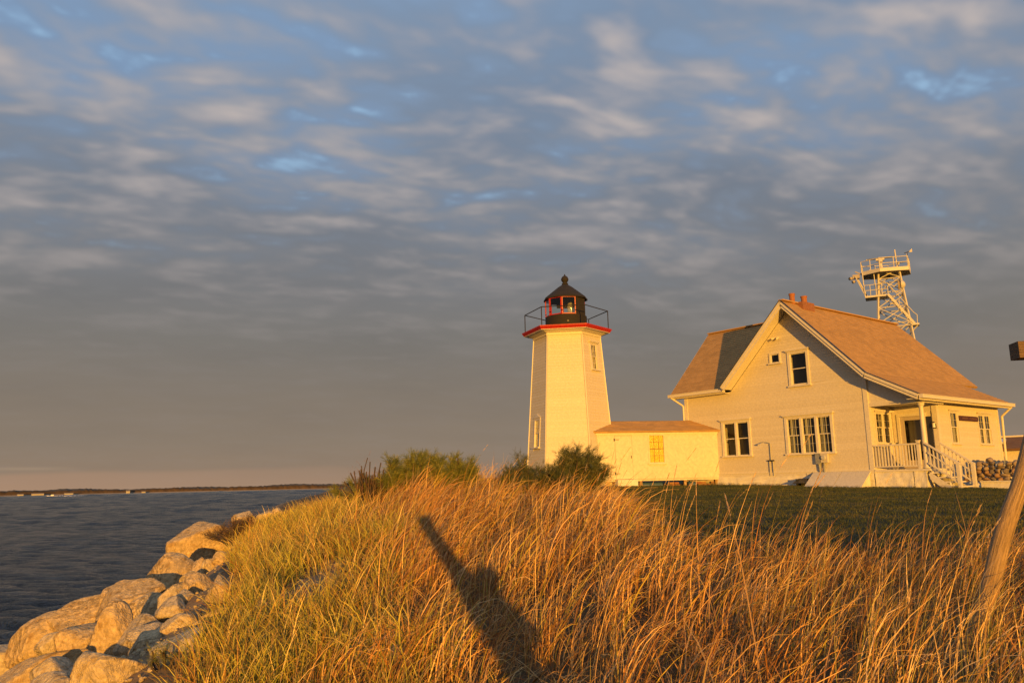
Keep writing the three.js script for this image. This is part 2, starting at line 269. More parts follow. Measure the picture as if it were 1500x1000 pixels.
// a flat wall behind the boards, with its openings cut out
function backing(F, outline, holes, d0 = -0.12, d1 = -0.006) {
  const s = new THREE.Shape(outline.map(p => new THREE.Vector2(...p)));
  for (const h of holes) s.holes.push(new THREE.Path([[h[0], h[2]], [h[0], h[3]], [h[1], h[3]], [h[1], h[2]]].map(p => new THREE.Vector2(...p))));
  const g = new THREE.ExtrudeGeometry(s, { depth: d1 - d0, bevelEnabled: false }); g.translate(0, 0, d0); return g.applyMatrix4(F.m);
}
function windowUnit(parent, F, u0, u1, v0, v1, o = {}) {
  const { lights = 1, cols = 2, rows = 2, cas = 0.11, cap = true, double = true, drape = 0, pane = glass, depth = 2.2, ext = 0.7, peak = false, proud = 0.05, mul = 0.10, bars = muntin } = o;
  const fr = [bx(F, u0 - cas, u0, v0 - 0.05, v1 + cas, -0.06, proud), bx(F, u1, u1 + cas, v0 - 0.05, v1 + cas, -0.06, proud), bx(F, u0, u1, v1, v1 + cas, -0.06, proud - 0.002)];
  if (cap) fr.push(bx(F, u0 - cas - 0.06, u1 + cas + 0.06, v1 + cas, v1 + cas + 0.045, -0.02, 0.12), bx(F, u0 - cas - 0.03, u1 + cas + 0.03, v1 + cas - 0.035, v1 + cas - 0.001, 0.049, 0.085));
  if (peak) { const c = (u0 + u1) / 2, w = (u1 - u0) / 2 + cas + 0.04; fr.push(prism([[c - w, v1 + cas, 0], [c + w, v1 + cas, 0], [c, v1 + cas + 0.16, 0]].map(p => V3(...p).applyMatrix4(F.m)), F.N.clone().multiplyScalar(0.06))); }
  const win = part(parent, 'window', fr.map(strip), trim);
  part(win, 'sill', bx(F, u0 - cas - 0.03, u1 + cas + 0.03, v0 - 0.105, v0 - 0.05, -0.06, 0.10), trim);
  const wl = (u1 - u0 - mul * (lights - 1)) / lights;
  for (let k = 0; k < lights; k++) {
    const a = u0 + k * (wl + mul), b = a + wl;
    if (k) part(win, 'mullion', bx(F, a - mul, a, v0 - 0.05, v1, -0.06, proud - 0.004), trim);
    const half = double ? (v0 + v1) / 2 : v0, sashes = double ? [[half - 0.02, v1, -0.03, 0.0], [v0 - 0.05, half + 0.02, -0.066, -0.034]] : [[v0 - 0.05, v1, -0.03, 0.0]];
    for (const [p, q, n0, n1] of sashes) {
      const t = 0.032, mg = [], sg = [bx(F, a, a + t, p, q, n0, n1), bx(F, b - t, b, p, q, n0, n1), bx(F, a + t, b - t, q - t, q, n0, n1), bx(F, a + t, b - t, p, p + t, n0, n1)];
      for (let c = 1; c < cols; c++) { const x = lerp(a + t, b - t, c / cols); mg.push(bx(F, x - 0.007, x + 0.007, p + t, q - t, n0 + 0.004, n1 - 0.004)); }
      for (let r = 1; r < rows; r++) { const y = lerp(p + t, q - t, r / rows); mg.push(bx(F, a + t, b - t, y - 0.007, y + 0.007, n0 + 0.006, n1 - 0.006)); }
      part(win, 'sash', sg, trim); if (mg.length) part(win, 'muntins', mg, bars);
      const pg = new THREE.PlaneGeometry(b - a - 2 * t, q - p - 2 * t); pg.translate((a + b) / 2, (p + q) / 2, (n0 + n1) / 2); part(win, 'pane', pg.applyMatrix4(F.m), pane);
    }
    if (drape) for (const sd of [0, 1]) if (drape & (1 << sd)) {
      const w = wl * 0.46, g = new THREE.PlaneGeometry(w, v1 - v0 + 0.05, 14, 1), pp = g.attributes.position; for (let i = 0; i < pp.count; i++) pp.setZ(i, 0.018 * Math.sin(pp.getX(i) * 60)); g.computeVertexNormals();
      g.translate(sd ? b - w / 2 : a + w / 2, (v0 + v1) / 2, -0.13); part(win, 'curtain', g.applyMatrix4(F.m), curtain);
    }
  }
  const e = ext, f0 = -0.125, room = [bx(F, u0 - e, u1 + e, v0 - e, v1 + e * 0.4, -depth, -depth + 0.01), bx(F, u0 - e - 0.01, u0 - e, v0 - e, v1 + e * 0.4, -depth, f0), bx(F, u1 + e, u1 + e + 0.01, v0 - e, v1 + e * 0.4, -depth, f0), bx(F, u0 - e, u1 + e, v1 + e * 0.4, v1 + e * 0.4 + 0.01, -depth, f0), bx(F, u0 - e, u1 + e, v0 - e - 0.01, v0 - e, -depth, f0)];
  part(win, 'room_lining', room, roomWall);
  return win;
}
const hole = (u0, u1, v0, v1, c = 0.06) => [u0 - c, u1 + c, v0 - 0.09, v1 + c];
// a roof slope: eave a-b, ridge d-c; slab plus lapped courses
function slope(parent, a, b, c, d, mat, th = 0.09, ex = 0.145) {
  [a, b, c, d] = [a, b, c, d].map(p => V3(...p)); const U = b.clone().sub(a).normalize(), nrm = U.clone().cross(d.clone().sub(a)).normalize(); if (nrm.y < 0) nrm.negate();
  const slab = part(parent, 'roof', prism([a, b, c, d], nrm.clone().multiplyScalar(-th)), mat);
  const L = d.clone().sub(a).length(), n = Math.round(L / ex), gs = [];
  for (let i = 0; i < n; i++) {
    const t0 = i / n, t1 = Math.min(1, (i + 1.05) / n), p = a.clone().lerp(d, t0), q = b.clone().lerp(c, t0), r = b.clone().lerp(c, t1), s = a.clone().lerp(d, t1);
    const up = (x, h) => x.clone().addScaledVector(nrm, h), A = up(p, 0.016), B = up(q, 0.016), C = up(r, 0.003), D = up(s, 0.003), A2 = up(p, 0.0005), B2 = up(q, 0.0005), pos = [], quad = (x, y, z, w) => pos.push(...x.toArray(), ...y.toArray(), ...z.toArray(), ...x.toArray(), ...z.toArray(), ...w.toArray());
    quad(A, B, C, D); quad(A2, B2, B, A);
    const g = new THREE.BufferGeometry(); g.setAttribute('position', new THREE.Float32BufferAttribute(pos, 3)); g.computeVertexNormals();
    const ul = 0, ur = q.distanceTo(p), v0 = t0 * L, v1 = t1 * L; g.setAttribute('uv', new THREE.Float32BufferAttribute([ul, v0, ur, v0, ur, v1, ul, v0, ur, v1, ul, v1, ul, v0, ur, v0, ur, v0, ul, v0, ur, v0, ul, v0], 2)); gs.push(g);
  }
  const m = part(slab, 'shingles', gs, mat); m.userData.kind = 'stuff'; return slab;
}

/* ---------- keeper's house; x along the gable, -z along the ridge ---------- */
const HB = [12.9186, Y0 - 0.3985, -29.2765], HT = -THREE.MathUtils.degToRad(51.44);
{
  const h = thing('keepers_house', 'white clapboard house with steep brown roof and corner porch', 'house', HB, HT);
  const X = V3(1, 0, 0), Y = V3(0, 1, 0), Z = V3(0, 0, 1), B = V3(0, 0, -1);
  const front = plane(V3(0, 0, 0), X, Y), side = plane(V3(0, 0, 0), B, Y), porchBack = plane(V3(0, 0, -1.65), X, Y), add = plane(V3(1.65, 0, -1.65), B, Y);
  // gable front
  const wins = [[-3.36, -1.52, 1.33, 2.64], [-6.40, -5.18, 1.36, 2.68], [-3.0, -2.3, 3.98, 5.2], [-3.87, -3.48, 4.99, 5.29]];
  const holes = wins.map((w, i) => hole(...w, i == 3 ? 0.03 : 0.06));
  part(h, 'wall', backing(front, [[-8.4, 0.4], [0, 0.4], [0, 4.2], [-2.85, 7.08], [-5.95, 3.98], [-8.4, 3.98]], holes), white[1]);
  clad(h, front, 0.56, 7.06, v => v <= 3.98 ? [-8.4, 0] : [-2.85 - (7.08 - v), Math.min(0, -2.85 + (7.08 - v) / 1.01)], holes.map((x, i) => [x[0] - 0.03, x[1] + 0.03, x[2], x[3] + 0.03]));
  part(h, 'skirt_board', [bx(front, -8.46, 0.06, 0.46, 0.56, -0.02, 0.04), bx(front, -8.48, 0.08, 0.56, 0.585, -0.02, 0.06)], trim);
  part(h, 'corner_board', bx(front, -0.14, 0.026, 0.585, 4.15, -0.03, 0.034), trim);
  part(h, 'corner_board', bx(front, -8.426, -8.27, 0.585, 3.98, -0.03, 0.034), trim);
  windowUnit(h, front, ...wins[0], { lights: 3, cols: 3, rows: 2, drape: 1 });
  windowUnit(h, front, ...wins[1], { lights: 2, cols: 1, rows: 1, drape: 0 });
  windowUnit(h, front, ...wins[2], { cols: 1, rows: 1, ext: 0.25, depth: 1.8 });
  windowUnit(h, front, ...wins[3], { cols: 1, rows: 1, cas: 0.06, cap: false, double: false, ext: 0.2, depth: 1.2 });
  // lumpy whitewashed foundation
  const lump = (w, hh, x0, y0, F, sx = 60) => { const g = new THREE.PlaneGeometry(w, hh, sx, 8), p = g.attributes.position; for (let i = 0; i < p.count; i++) { const x = p.getX(i) + x0 + w / 2, y = p.getY(i); p.setZ(i, 0.03 + 0.04 * fbm2(x * 2.2, y * 3 + x0, 3)); p.setXY(i, x, y + y0 + hh / 2); } g.computeVertexNormals(); return g.applyMatrix4(F.m); };
  part(h, 'foundation', [strip(lump(8.4, 1.16, -8.4, -0.7, front, 90)), strip(bx(front, -8.4, 0, -0.7, 0.44, -0.3, 0.0))], stonePaint);
  // side wall in the porch, door wall, side of the addition
  const pw = [0.46, 1.52, 1.6, 2.64], dw = [0.30, 1.18, 0.6, 2.5], aw = [[1.06, 1.64, 1.54, 2.62], [3.48, 4.54, 1.54, 2.6]];
  part(h, 'wall', [backing(side, [[0, 0.4], [1.65, 0.4], [1.65, 4.2], [0, 4.2]], [hole(...pw)]), backing(side, [[1.65, 0.4], [8.5, 0.4], [8.5, 4.2], [1.65, 4.2]], [])], white[0]);
  clad(h, side, 0.6, 3.0, () => [0.14, 1.62], [[pw[0] - 0.09, pw[1] + 0.09, pw[2] - 0.09, pw[3] + 0.09]]);
  part(h, 'corner_board', bx(side, -0.026, 0.14, 0.585, 4.15, -0.03, 0.031), trim);
  windowUnit(h, side, ...pw, { lights: 2, cols: 2, rows: 2, drape: 0, ext: 0.1, depth: 1.3, cas: 0.07, proud: 0.024, mul: 0.06 });
  part(h, 'wall', backing(porchBack, [[0, 0.4], [1.65, 0.4], [1.65, 3.2], [0, 3.6]], [[dw[0], dw[1], 0.58, dw[3]]]), white[0]);
  clad(h, porchBack, 0.6, 3.0, () => [0.03, 1.63], [[dw[0] - 0.1, dw[1] + 0.28, 0.5, dw[3] + 0.1]]);
  // door with its long glass, sidelight and casing
  const door = part(h, 'door', [bx(porchBack, dw[0], dw[0] + 0.14, 0.6, 2.5, -0.07, -0.03), bx(porchBack, dw[1] - 0.14, dw[1], 0.6, 2.5, -0.07, -0.03), bx(porchBack, dw[0] + 0.14, dw[1] - 0.14, 2.36, 2.5, -0.07, -0.03), bx(porchBack, dw[0] + 0.14, dw[1] - 0.14, 0.6, 0.9, -0.07, -0.03)], std(0.42, 0.36, 0.30, 0.6));
  const dg = new THREE.PlaneGeometry(0.60, 1.46); dg.translate((dw[0] + dw[1]) / 2, 1.63, -0.05); part(door, 'pane', dg.applyMatrix4(porchBack.m), glass);
  part(door, 'handle', rod(V3(0.40, 1.5, -1.65 - 0.03), V3(0.40, 1.5, -1.65 + 0.05), 0.025), galv);
  part(door, 'casing', [bx(porchBack, dw[0] - 0.1, dw[0], 0.6, 2.6, -0.06, 0.04), bx(porchBack, dw[1], dw[1] + 0.08, 0.6, 2.6, -0.06, 0.04), bx(porchBack, dw[0], dw[1], 2.5, 2.6, -0.06, 0.038)], trim);
  part(door, 'room_lining', bx(porchBack, dw[0] - 0.1, dw[1] + 0.2, 0.6, 2.7, -1.8, -1.79), roomWall);
  part(h, 'sidelight', [bx(porchBack, 1.27, 1.45, 0.95, 2.45, 0.0, 0.03)], std(0.03, 0.03, 0.028, 0.12));
  part(h, 'corner_board', bx(porchBack, 1.5, 1.676, 0.5, 3.05, -0.03, 0.034), trim);
  const lamp = part(h, 'wall_lamp', [strip(bx(porchBack, 1.50, 1.62, 2.0, 2.16, 0.03, 0.06)), strip(rod(V3(1.56, 2.2, -1.56), V3(1.56, 2.24, -1.56), 0.05, 0.02))], darkMetal);
  const lg = new THREE.CylinderGeometry(0.045, 0.055, 0.16, 12); lg.translate(1.56, 2.11, -1.545); part(lamp, 'lamp_glass', lg, std(0.7, 0.68, 0.6, 0.2));
  part(h, 'mailbox', strip(bx(porchBack, 0.08, 0.17, 1.52, 1.56, 0.02, 0.08)), darkMetal);
  // addition side
  part(h, 'wall', backing(add, [[0, 0.4], [5.35, 0.4], [5.35, 3.0], [0, 3.0]], aw.map(a => hole(...a))), white[0]);
  clad(h, add, 0.5, 2.98, () => [0.14, 5.23], aw.map(a => [a[0] - 0.09, a[1] + 0.09, a[2] - 0.09, a[3] + 0.09]));
  part(h, 'corner_board', bx(add, -0.026, 0.14, 0.45, 3.0, -0.03, 0.031), trim); part(h, 'corner_board', bx(add, 5.23, 5.376, 0.45, 3.0, -0.03, 0.034), trim);
  windowUnit(h, add, ...aw[0], { cols: 2, rows: 2, drape: 2, ext: 0.3, depth: 1.4, cas: 0.08, proud: 0.024 }); windowUnit(h, add, ...aw[1], { lights: 2, cols: 2, rows: 2, drape: 1, ext: 0.3, depth: 1.4, cas: 0.08, proud: 0.024, mul: 0.06 });
  part(h, 'foundation', [strip(lump(5.35, 1.1, 0, -0.7, add, 60)), strip(bx(add, 0, 5.35, -0.7, 0.44, -0.3, 0))], stonePaint);
  part(h, 'wall', [strip(box(0.0, 1.64, 0.0, 3.0, -7.0, -6.88)), strip(box(-8.28, -8.1, 0.4, 4.0, -5.4, -0.14)), strip(box(-8.3, -0.13, 0, 4.1, -5.5, -5.4)), strip(box(-5.8, -0.13, 0, 4.1, -8.55, -8.45)), strip(box(-5.9, -5.8, 0, 4.1, -8.5, -5.5))], white[2]);
  part(h, 'wall', prism([[-8.4, 3.9, 0], [-8.4, 3.9, -5.4], [-8.4, 6.9, -2.7]], V3(0.12, 0, 0)), white[2]);
  // infill of the porch gable and beam
  part(h, 'gable_infill', prism([[0.03, 2.98, -0.03], [1.95, 2.98, -0.03], [1.95, 3.08, -0.03], [0.3, 3.95, -0.03], [0.03, 4.15, -0.03]], V3(0, 0, -0.1)), trim);
  part(h, 'porch_beam', [strip(box(0.03, 1.95, 2.84, 2.978, -0.16, 0.0)), strip(box(1.78, 1.95, 2.84, 2.978, -1.62, -0.161))], trim);
  part(h, 'porch_ceiling', box(0.03, 1.78, 2.90, 2.93, -1.62, -0.161), trim);
  // roofs: main gable (right slope kicks out over the addition), left slope, cross wing
  const rk = 7.28, fz = 0.58;
  slope(h, [0.35, 4.02, fz], [0.35, 4.02, -8.8], [-2.85, rk, -8.8], [-2.85, rk, fz], shingle);
  slope(h, [2.15, 3.08, fz], [2.15, 3.08, -7.2], [0.35, 4.019, -7.2], [0.35, 4.019, fz], shingle);
  slope(h, [-5.98, 4.15, -8.8], [-5.98, 4.15, fz], [-2.85, rk, fz], [-2.85, rk, -8.8], shingle);
  slope(h, [-8.95, 4.12, 0.34], [-5.9, 4.12, 0.34], [-2.9, 7.2, -2.7], [-8.95, 7.2, -2.7], shingle);
  slope(h, [-2.9, 4.12, -5.74], [-8.95, 4.12, -5.74], [-8.95, 7.2, -2.7], [-2.9, 7.2, -2.7], shingle);
  part(h, 'ridge_cap', [strip(bar([-2.85, rk + 0.03, fz], [-2.85, rk + 0.03, -8.8], 0.22, 0.05)), strip(bar([-8.95, 7.225, -2.7], [-3.0, 7.225, -2.7], 0.22, 0.05))], shingle);
  // rake boards and soffits of the gable, two boards a side
  const rake = (x0, y0, x1, y1) => { // lower -> upper
    const d = V3(x1 - x0, y1 - y0, 0).normalize(), n = V3(-d.y, d.x, 0); if (n.y < 0) n.negate();
    const P = (x, y, k) => V3(x, y, fz).addScaledVector(n, k);
    part(h, 'rake_board', prism([P(x0, y0, -0.20), P(x1, y1, -0.20), P(x1, y1, -0.005), P(x0, y0, -0.005)], V3(0, 0, 0.03)), trim);
    part(h, 'rake_molding', prism([P(x0, y0, -0.10), P(x1, y1, -0.10), P(x1, y1, 0.004), P(x0, y0, 0.004)].map(p => p.add(V3(0, 0, 0.031))), V3(0, 0, 0.04)), trim);
    part(h, 'soffit', prism([P(x0, y0, -0.13), P(x1, y1, -0.13), P(x1, y1, -0.105), P(x0, y0, -0.105)].map(p => p.add(V3(0, 0, -0.001))), V3(0, 0, -fz + 0.02)), trim);
    part(h, 'drip_edge', prism([P(x0, y0, 0.006), P(x1, y1, 0.006), P(x1, y1, 0.024), P(x0, y0, 0.024)].map(p => p.add(V3(0, 0, -0.02))), V3(0, 0, 0.11)), darkMetal);
  };
  rake(-5.98, 4.15, -2.85, rk); rake(0.35, 4.02, -2.85, rk); rake(2.15, 3.08, 0.35, 4.019);
  part(h, 'soffit', [strip(box(1.68, 2.13, 2.93, 2.95, -7.15, fz - 0.02))], trim);
  // gutters and spouts
  const gut = (a, b, w = 0.13) => [strip(bar(a, b, w, 0.115)), strip(bar([a[0], a[1] + 0.062, a[2]], [b[0], b[1] + 0.062, b[2]], w + 0.035, 0.018))];
  part(h, 'gutter', gut([2.21, 3.0, fz + 0.05], [2.21, 3.0, -7.2]), trim);
  part(h, 'gutter', gut([-9.0, 4.05, 0.40], [-6.05, 4.05, 0.40]), trim);
  part(h, 'fascia', box(2.11, 2.143, 2.88, 3.04, -7.2, fz), trim); part(h, 'fascia', box(-8.95, -6.0, 3.95, 4.08, 0.30, 0.332), trim);
  part(h, 'eave_soffit', strip(box(-8.95, -6.0, 3.93, 3.955, 0.02, 0.30)), trim);
  part(h, 'wing_rake_board', [strip(prism([[-8.95, 3.98, 0.34], [-8.95, 7.06, -2.7], [-8.95, 7.2, -2.7], [-8.95, 4.12, 0.34]], V3(-0.03, 0, 0)))], trim);
  part(h, 'downspout', [rod([2.2, 2.95, -7.05], [1.80, 2.6, -7.05], 0.045), rod([1.80, 2.6, -7.05], [1.74, 0.3, -7.05], 0.045)].map(strip), trim);
  part(h, 'downspout', [rod([-8.9, 4.0, 0.38], [-8.47, 3.6, 0.07], 0.045), rod([-8.47, 3.6, 0.07], [-8.47, 0.1, 0.07], 0.045)].map(strip), trim);
  // chimney of two clay pots on a low brick stack
  const ch = part(h, 'chimney', box(-3.0, -2.55, 7.0, 7.34, -1.35, -0.5), brickMat[0]);
  const pot = new THREE.LatheGeometry([[0.10, 0], [0.12, 0.06], [0.105, 0.1], [0.105, 0.38], [0.125, 0.40], [0.125, 0.47], [0.085, 0.47], [0.085, 0.2]].map(p => new THREE.Vector2(...p)), 18);
  part(ch, 'chimney_pot', pot.clone().translate(-2.85, 7.2, -0.25 + 0.0), clay); part(ch, 'chimney_pot', pot.clone().scale(1.1, 0.62, 1.1).translate(-2.75, 7.34, -0.95), clay);
  // porch: deck, plinth, column, railing, steps
  part(h, 'porch_deck', [strip(box(0.04, 1.98, 0.50, 0.575, -1.62, 0.06))], trim);
  part(h, 'porch_plinth', [strip(lump(1.36, 1.2, 0.04, -0.7, front, 24)), strip(box(0.04, 1.4, -0.7, 0.49, -1.6, 0.0))], stonePaint);
  part(h, 'porch_plinth', [strip(lump(0.42, 1.2, 1.42, -0.7, front, 12)), strip(box(1.42, 1.84, -0.7, 0.49, -0.5, 0.0))], stonePaint);
  const col = new THREE.LatheGeometry([[0.0, 0], [0.13, 0], [0.13, 0.05], [0.10, 0.08], [0.085, 0.5], [0.078, 1.6], [0.07, 2.12], [0.10, 2.16], [0.12, 2.2], [0.12, 2.262], [0, 2.262]].map(p => new THREE.Vector2(...p)), 20);
  part(h, 'porch_column', col.translate(1.84, 0.577, -0.1), trim);
  const rail = part(h, 'railing', [strip(box(0.05, 1.7, 1.40, 1.455, -0.06, 0.04)), strip(box(0.05, 1.7, 0.66, 0.70, -0.05, 0.03)), strip(box(1.60, 1.70, 0.577, 1.52, -0.06, 0.04)), strip(box(1.58, 1.72, 1.521, 1.55, -0.08, 0.06))], trim);
  for (let i = 0; i < 14; i++) { const x = 0.12 + i * 0.108; part(rail, 'baluster', box(x - 0.017, x + 0.017, 0.702, 1.398, -0.027, 0.007), trim); }
  const st = part(h, 'stairs', [strip(box(1.99, 2.03, 0.40, 0.49, -1.1, -0.0))], trim);
  for (let i = 0; i < 4; i++) part(st, 'step', box(2.0 + i * 0.2, 2.24 + i * 0.2, 0.40 - i * 0.155, 0.445 - i * 0.155, -1.08, -0.04), trim);
  for (const z of [0.0, -1.14]) {
    part(st, 'stringer', prism([[1.95, 0.46, z], [2.88, -0.22, z], [2.88, -0.42, z], [2.74, -0.42, z], [1.95, 0.22, z]], V3(0, 0, 0.035)), trim);
    const sr = part(st, 'stair_rail', [strip(bar([1.86, 1.46, z + 0.017], [2.96, 0.68, z + 0.017], 0.09, 0.05)), strip(bar([1.95, 0.76, z + 0.017], [2.9, 0.06, z + 0.017], 0.05, 0.05)), strip(bar([1.95, 1.12, z + 0.017], [2.9, 0.42, z + 0.017], 0.03, 0.04)), strip(box(2.84, 2.95, -0.45, 0.74, z - 0.038, z + 0.072))], trim);
    for (let i = 0; i < 7; i++) { const x = 2.02 + i * 0.122, t = (x - 1.86) / 1.10; const top = 1.46 - 0.78 * t - 0.03; part(sr, 'baluster', box(x - 0.017, x + 0.017, top - 0.68, top, z, z + 0.034), trim); }
  }
  part(h, 'porch_deck', [strip(box(1.60, 1.70, -0.7, 0.49, -1.5, -0.6))], trim);
  part(h, 'security_lamp', [strip(bx(front, -3.62, -3.42, 5.9, 5.96, 0.02, 0.12)), strip(rod(V3(-3.58, 5.93, 0.1), V3(-3.66, 5.88, 0.2), 0.035, 0.05)), strip(rod(V3(-3.46, 5.93, 0.1), V3(-3.38, 5.88, 0.2), 0.035, 0.05))], trim);

  // things fixed to or standing at the gable
  const at = (x, y, z) => V3(x, y, z).applyMatrix4(new THREE.Matrix4().makeRotationY(HT)).add(V3(...HB)).toArray();
  const vent = thing('outdoor_shower', 'thin gooseneck shower pipe on the gable between the ground floor windows', 'shower', at(-4.2, 0.45, 0), HT);
  part(vent, 'pipe', [rod([-0.06, 0, 0.06], [-0.06, 0.62, 0.06], 0.02), rod([0.1, 0, 0.06], [0.1, 0.62, 0.06], 0.02), rod([0.02, 0.6, 0.06], [0.02, 1.3, 0.06], 0.017), rod([0.02, 1.3, 0.06], [-0.12, 1.36, 0.16], 0.016), rod([-0.12, 1.36, 0.16], [-0.28, 1.30, 0.24], 0.016)].map(strip), galv);
  part(vent, 'valve', [rod([-0.12, 0.6, 0.07], [0.16, 0.6, 0.07], 0.03)], darkMetal); part(vent, 'shower_head', rod([-0.28, 1.3, 0.24], [-0.30, 1.25, 0.25], 0.02, 0.06), galv);
  const meter = thing('electric_meter', 'grey electric meter box with conduit under the triple window', 'meter', at(-1.95, 0.3, 0), HT);
  part(meter, 'meter_box', [strip(box(-0.02, 0.26, 0.6, 0.92, 0.03, 0.16))], std(0.5, 0.46, 0.36, 0.6)); part(meter, 'fuse_box', strip(box(-0.24, -0.06, 0.55, 0.95, 0.03, 0.15)), greyMetal);
  part(meter, 'dial', rod([0.12, 0.78, 0.16], [0.12, 0.78, 0.23], 0.085, 0.075, 18), std(0.45, 0.45, 0.42, 0.15));
  part(meter, 'conduit', [rod([-0.14, 0.55, 0.08], [-0.10, 0.05, 0.08], 0.04), rod([0.08, 0.6, 0.09], [0.05, 0.0, 0.09], 0.025), rod([-0.02, 0.3, 0.07], [-0.3, 0.02, 0.1], 0.03)].map(strip), greyMetal);
  const bh = thing('cellar_hatch', 'sloping white cellar hatch against the foundation beneath the meter', 'hatch', at(-1.2, -0.25, 0.07), HT);
  part(bh, 'door_leaf', prism([[-1.15, 0.12, 0.95], [0.0, 0.12, 0.95], [0.0, 0.80, 0.02], [-1.15, 0.80, 0.02]], V3(0, -0.04, -0.03)), trim); part(bh, 'door_leaf', prism([[0.02, 0.12, 0.95], [1.12, 0.12, 0.95], [1.12, 0.80, 0.02], [0.02, 0.80, 0.02]], V3(0, -0.04, -0.03)), trim);
  part(bh, 'side_wall', prism([[-1.12, -0.3, 0.9], [-1.12, 0.1, 0.9], [-1.12, 0.72, 0.05], [-1.12, -0.3, 0.05]], V3(0.08, 0, 0)), stonePaint); part(bh, 'side_wall', prism([[1.0, -0.3, 0.9], [1.0, 0.1, 0.9], [1.0, 0.72, 0.05], [1.0, -0.3, 0.05]], V3(0.08, 0, 0)), stonePaint);
  const bin = thing('utility_box', 'dark open utility box on the grass left of the cellar hatch', 'utility box', at(-2.72, -0.1, 0.22), HT);
  part(bin, 'case', [strip(box(-0.2, 0.2, -0.2, 0.42, -0.08, -0.05)), strip(box(-0.2, -0.17, -0.2, 0.4, -0.05, 0.2)), strip(box(0.17, 0.2, -0.2, 0.4, -0.05, 0.2))], darkMetal); part(bin, 'lid', prism([[-0.26, 0.40, -0.08], [0.26, 0.40, -0.08], [0.26, 0.24, 0.34], [-0.26, 0.24, 0.34]], V3(0, 0.025, 0)), darkMetal);
  // name board between the addition's windows
  const sg = thing('name_board', 'long dark maroon name board on the wall between two windows', 'sign', at(1.65, 2.42, -1.65 - 2.55), HT);
  const SP = plane(V3(0, 0, 0), B, Y); const bs = new THREE.Shape(); const sw = 0.80, sh = 0.085; bs.moveTo(-sw, -sh + 0.03); bs.quadraticCurveTo(-sw, -sh, -sw + 0.04, -sh); bs.lineTo(sw - 0.06, -sh); bs.quadraticCurveTo(sw, -sh, sw, 0); bs.quadraticCurveTo(sw, sh, sw - 0.06, sh); bs.lineTo(-sw + 0.02, sh); bs.lineTo(-sw, sh - 0.03);
  part(sg, 'board', new THREE.ExtrudeGeometry(bs, { depth: 0.03, bevelEnabled: true, bevelSize: 0.008, bevelThickness: 0.006, bevelSegments: 1 }).translate(0, 0, 0.025).applyMatrix4(SP.m), signWood);
  const ink = []; for (const [a, b] of [[-0.58, -0.08], [0.06, 0.66]]) for (let x = a; x < b; x += 0.075) { ink.push(bx(SP, x, x + 0.014, -0.04, 0.04, 0.061, 0.065)); const k = rnd(); if (k > 0.35) ink.push(bx(SP, x + 0.015, x + 0.045, k > 0.6 ? 0.028 : -0.006, k > 0.6 ? 0.04 : 0.006, 0.061, 0.065)); }
  part(sg, 'lettering', ink.map(strip), signInk);
}
console.log('house done');
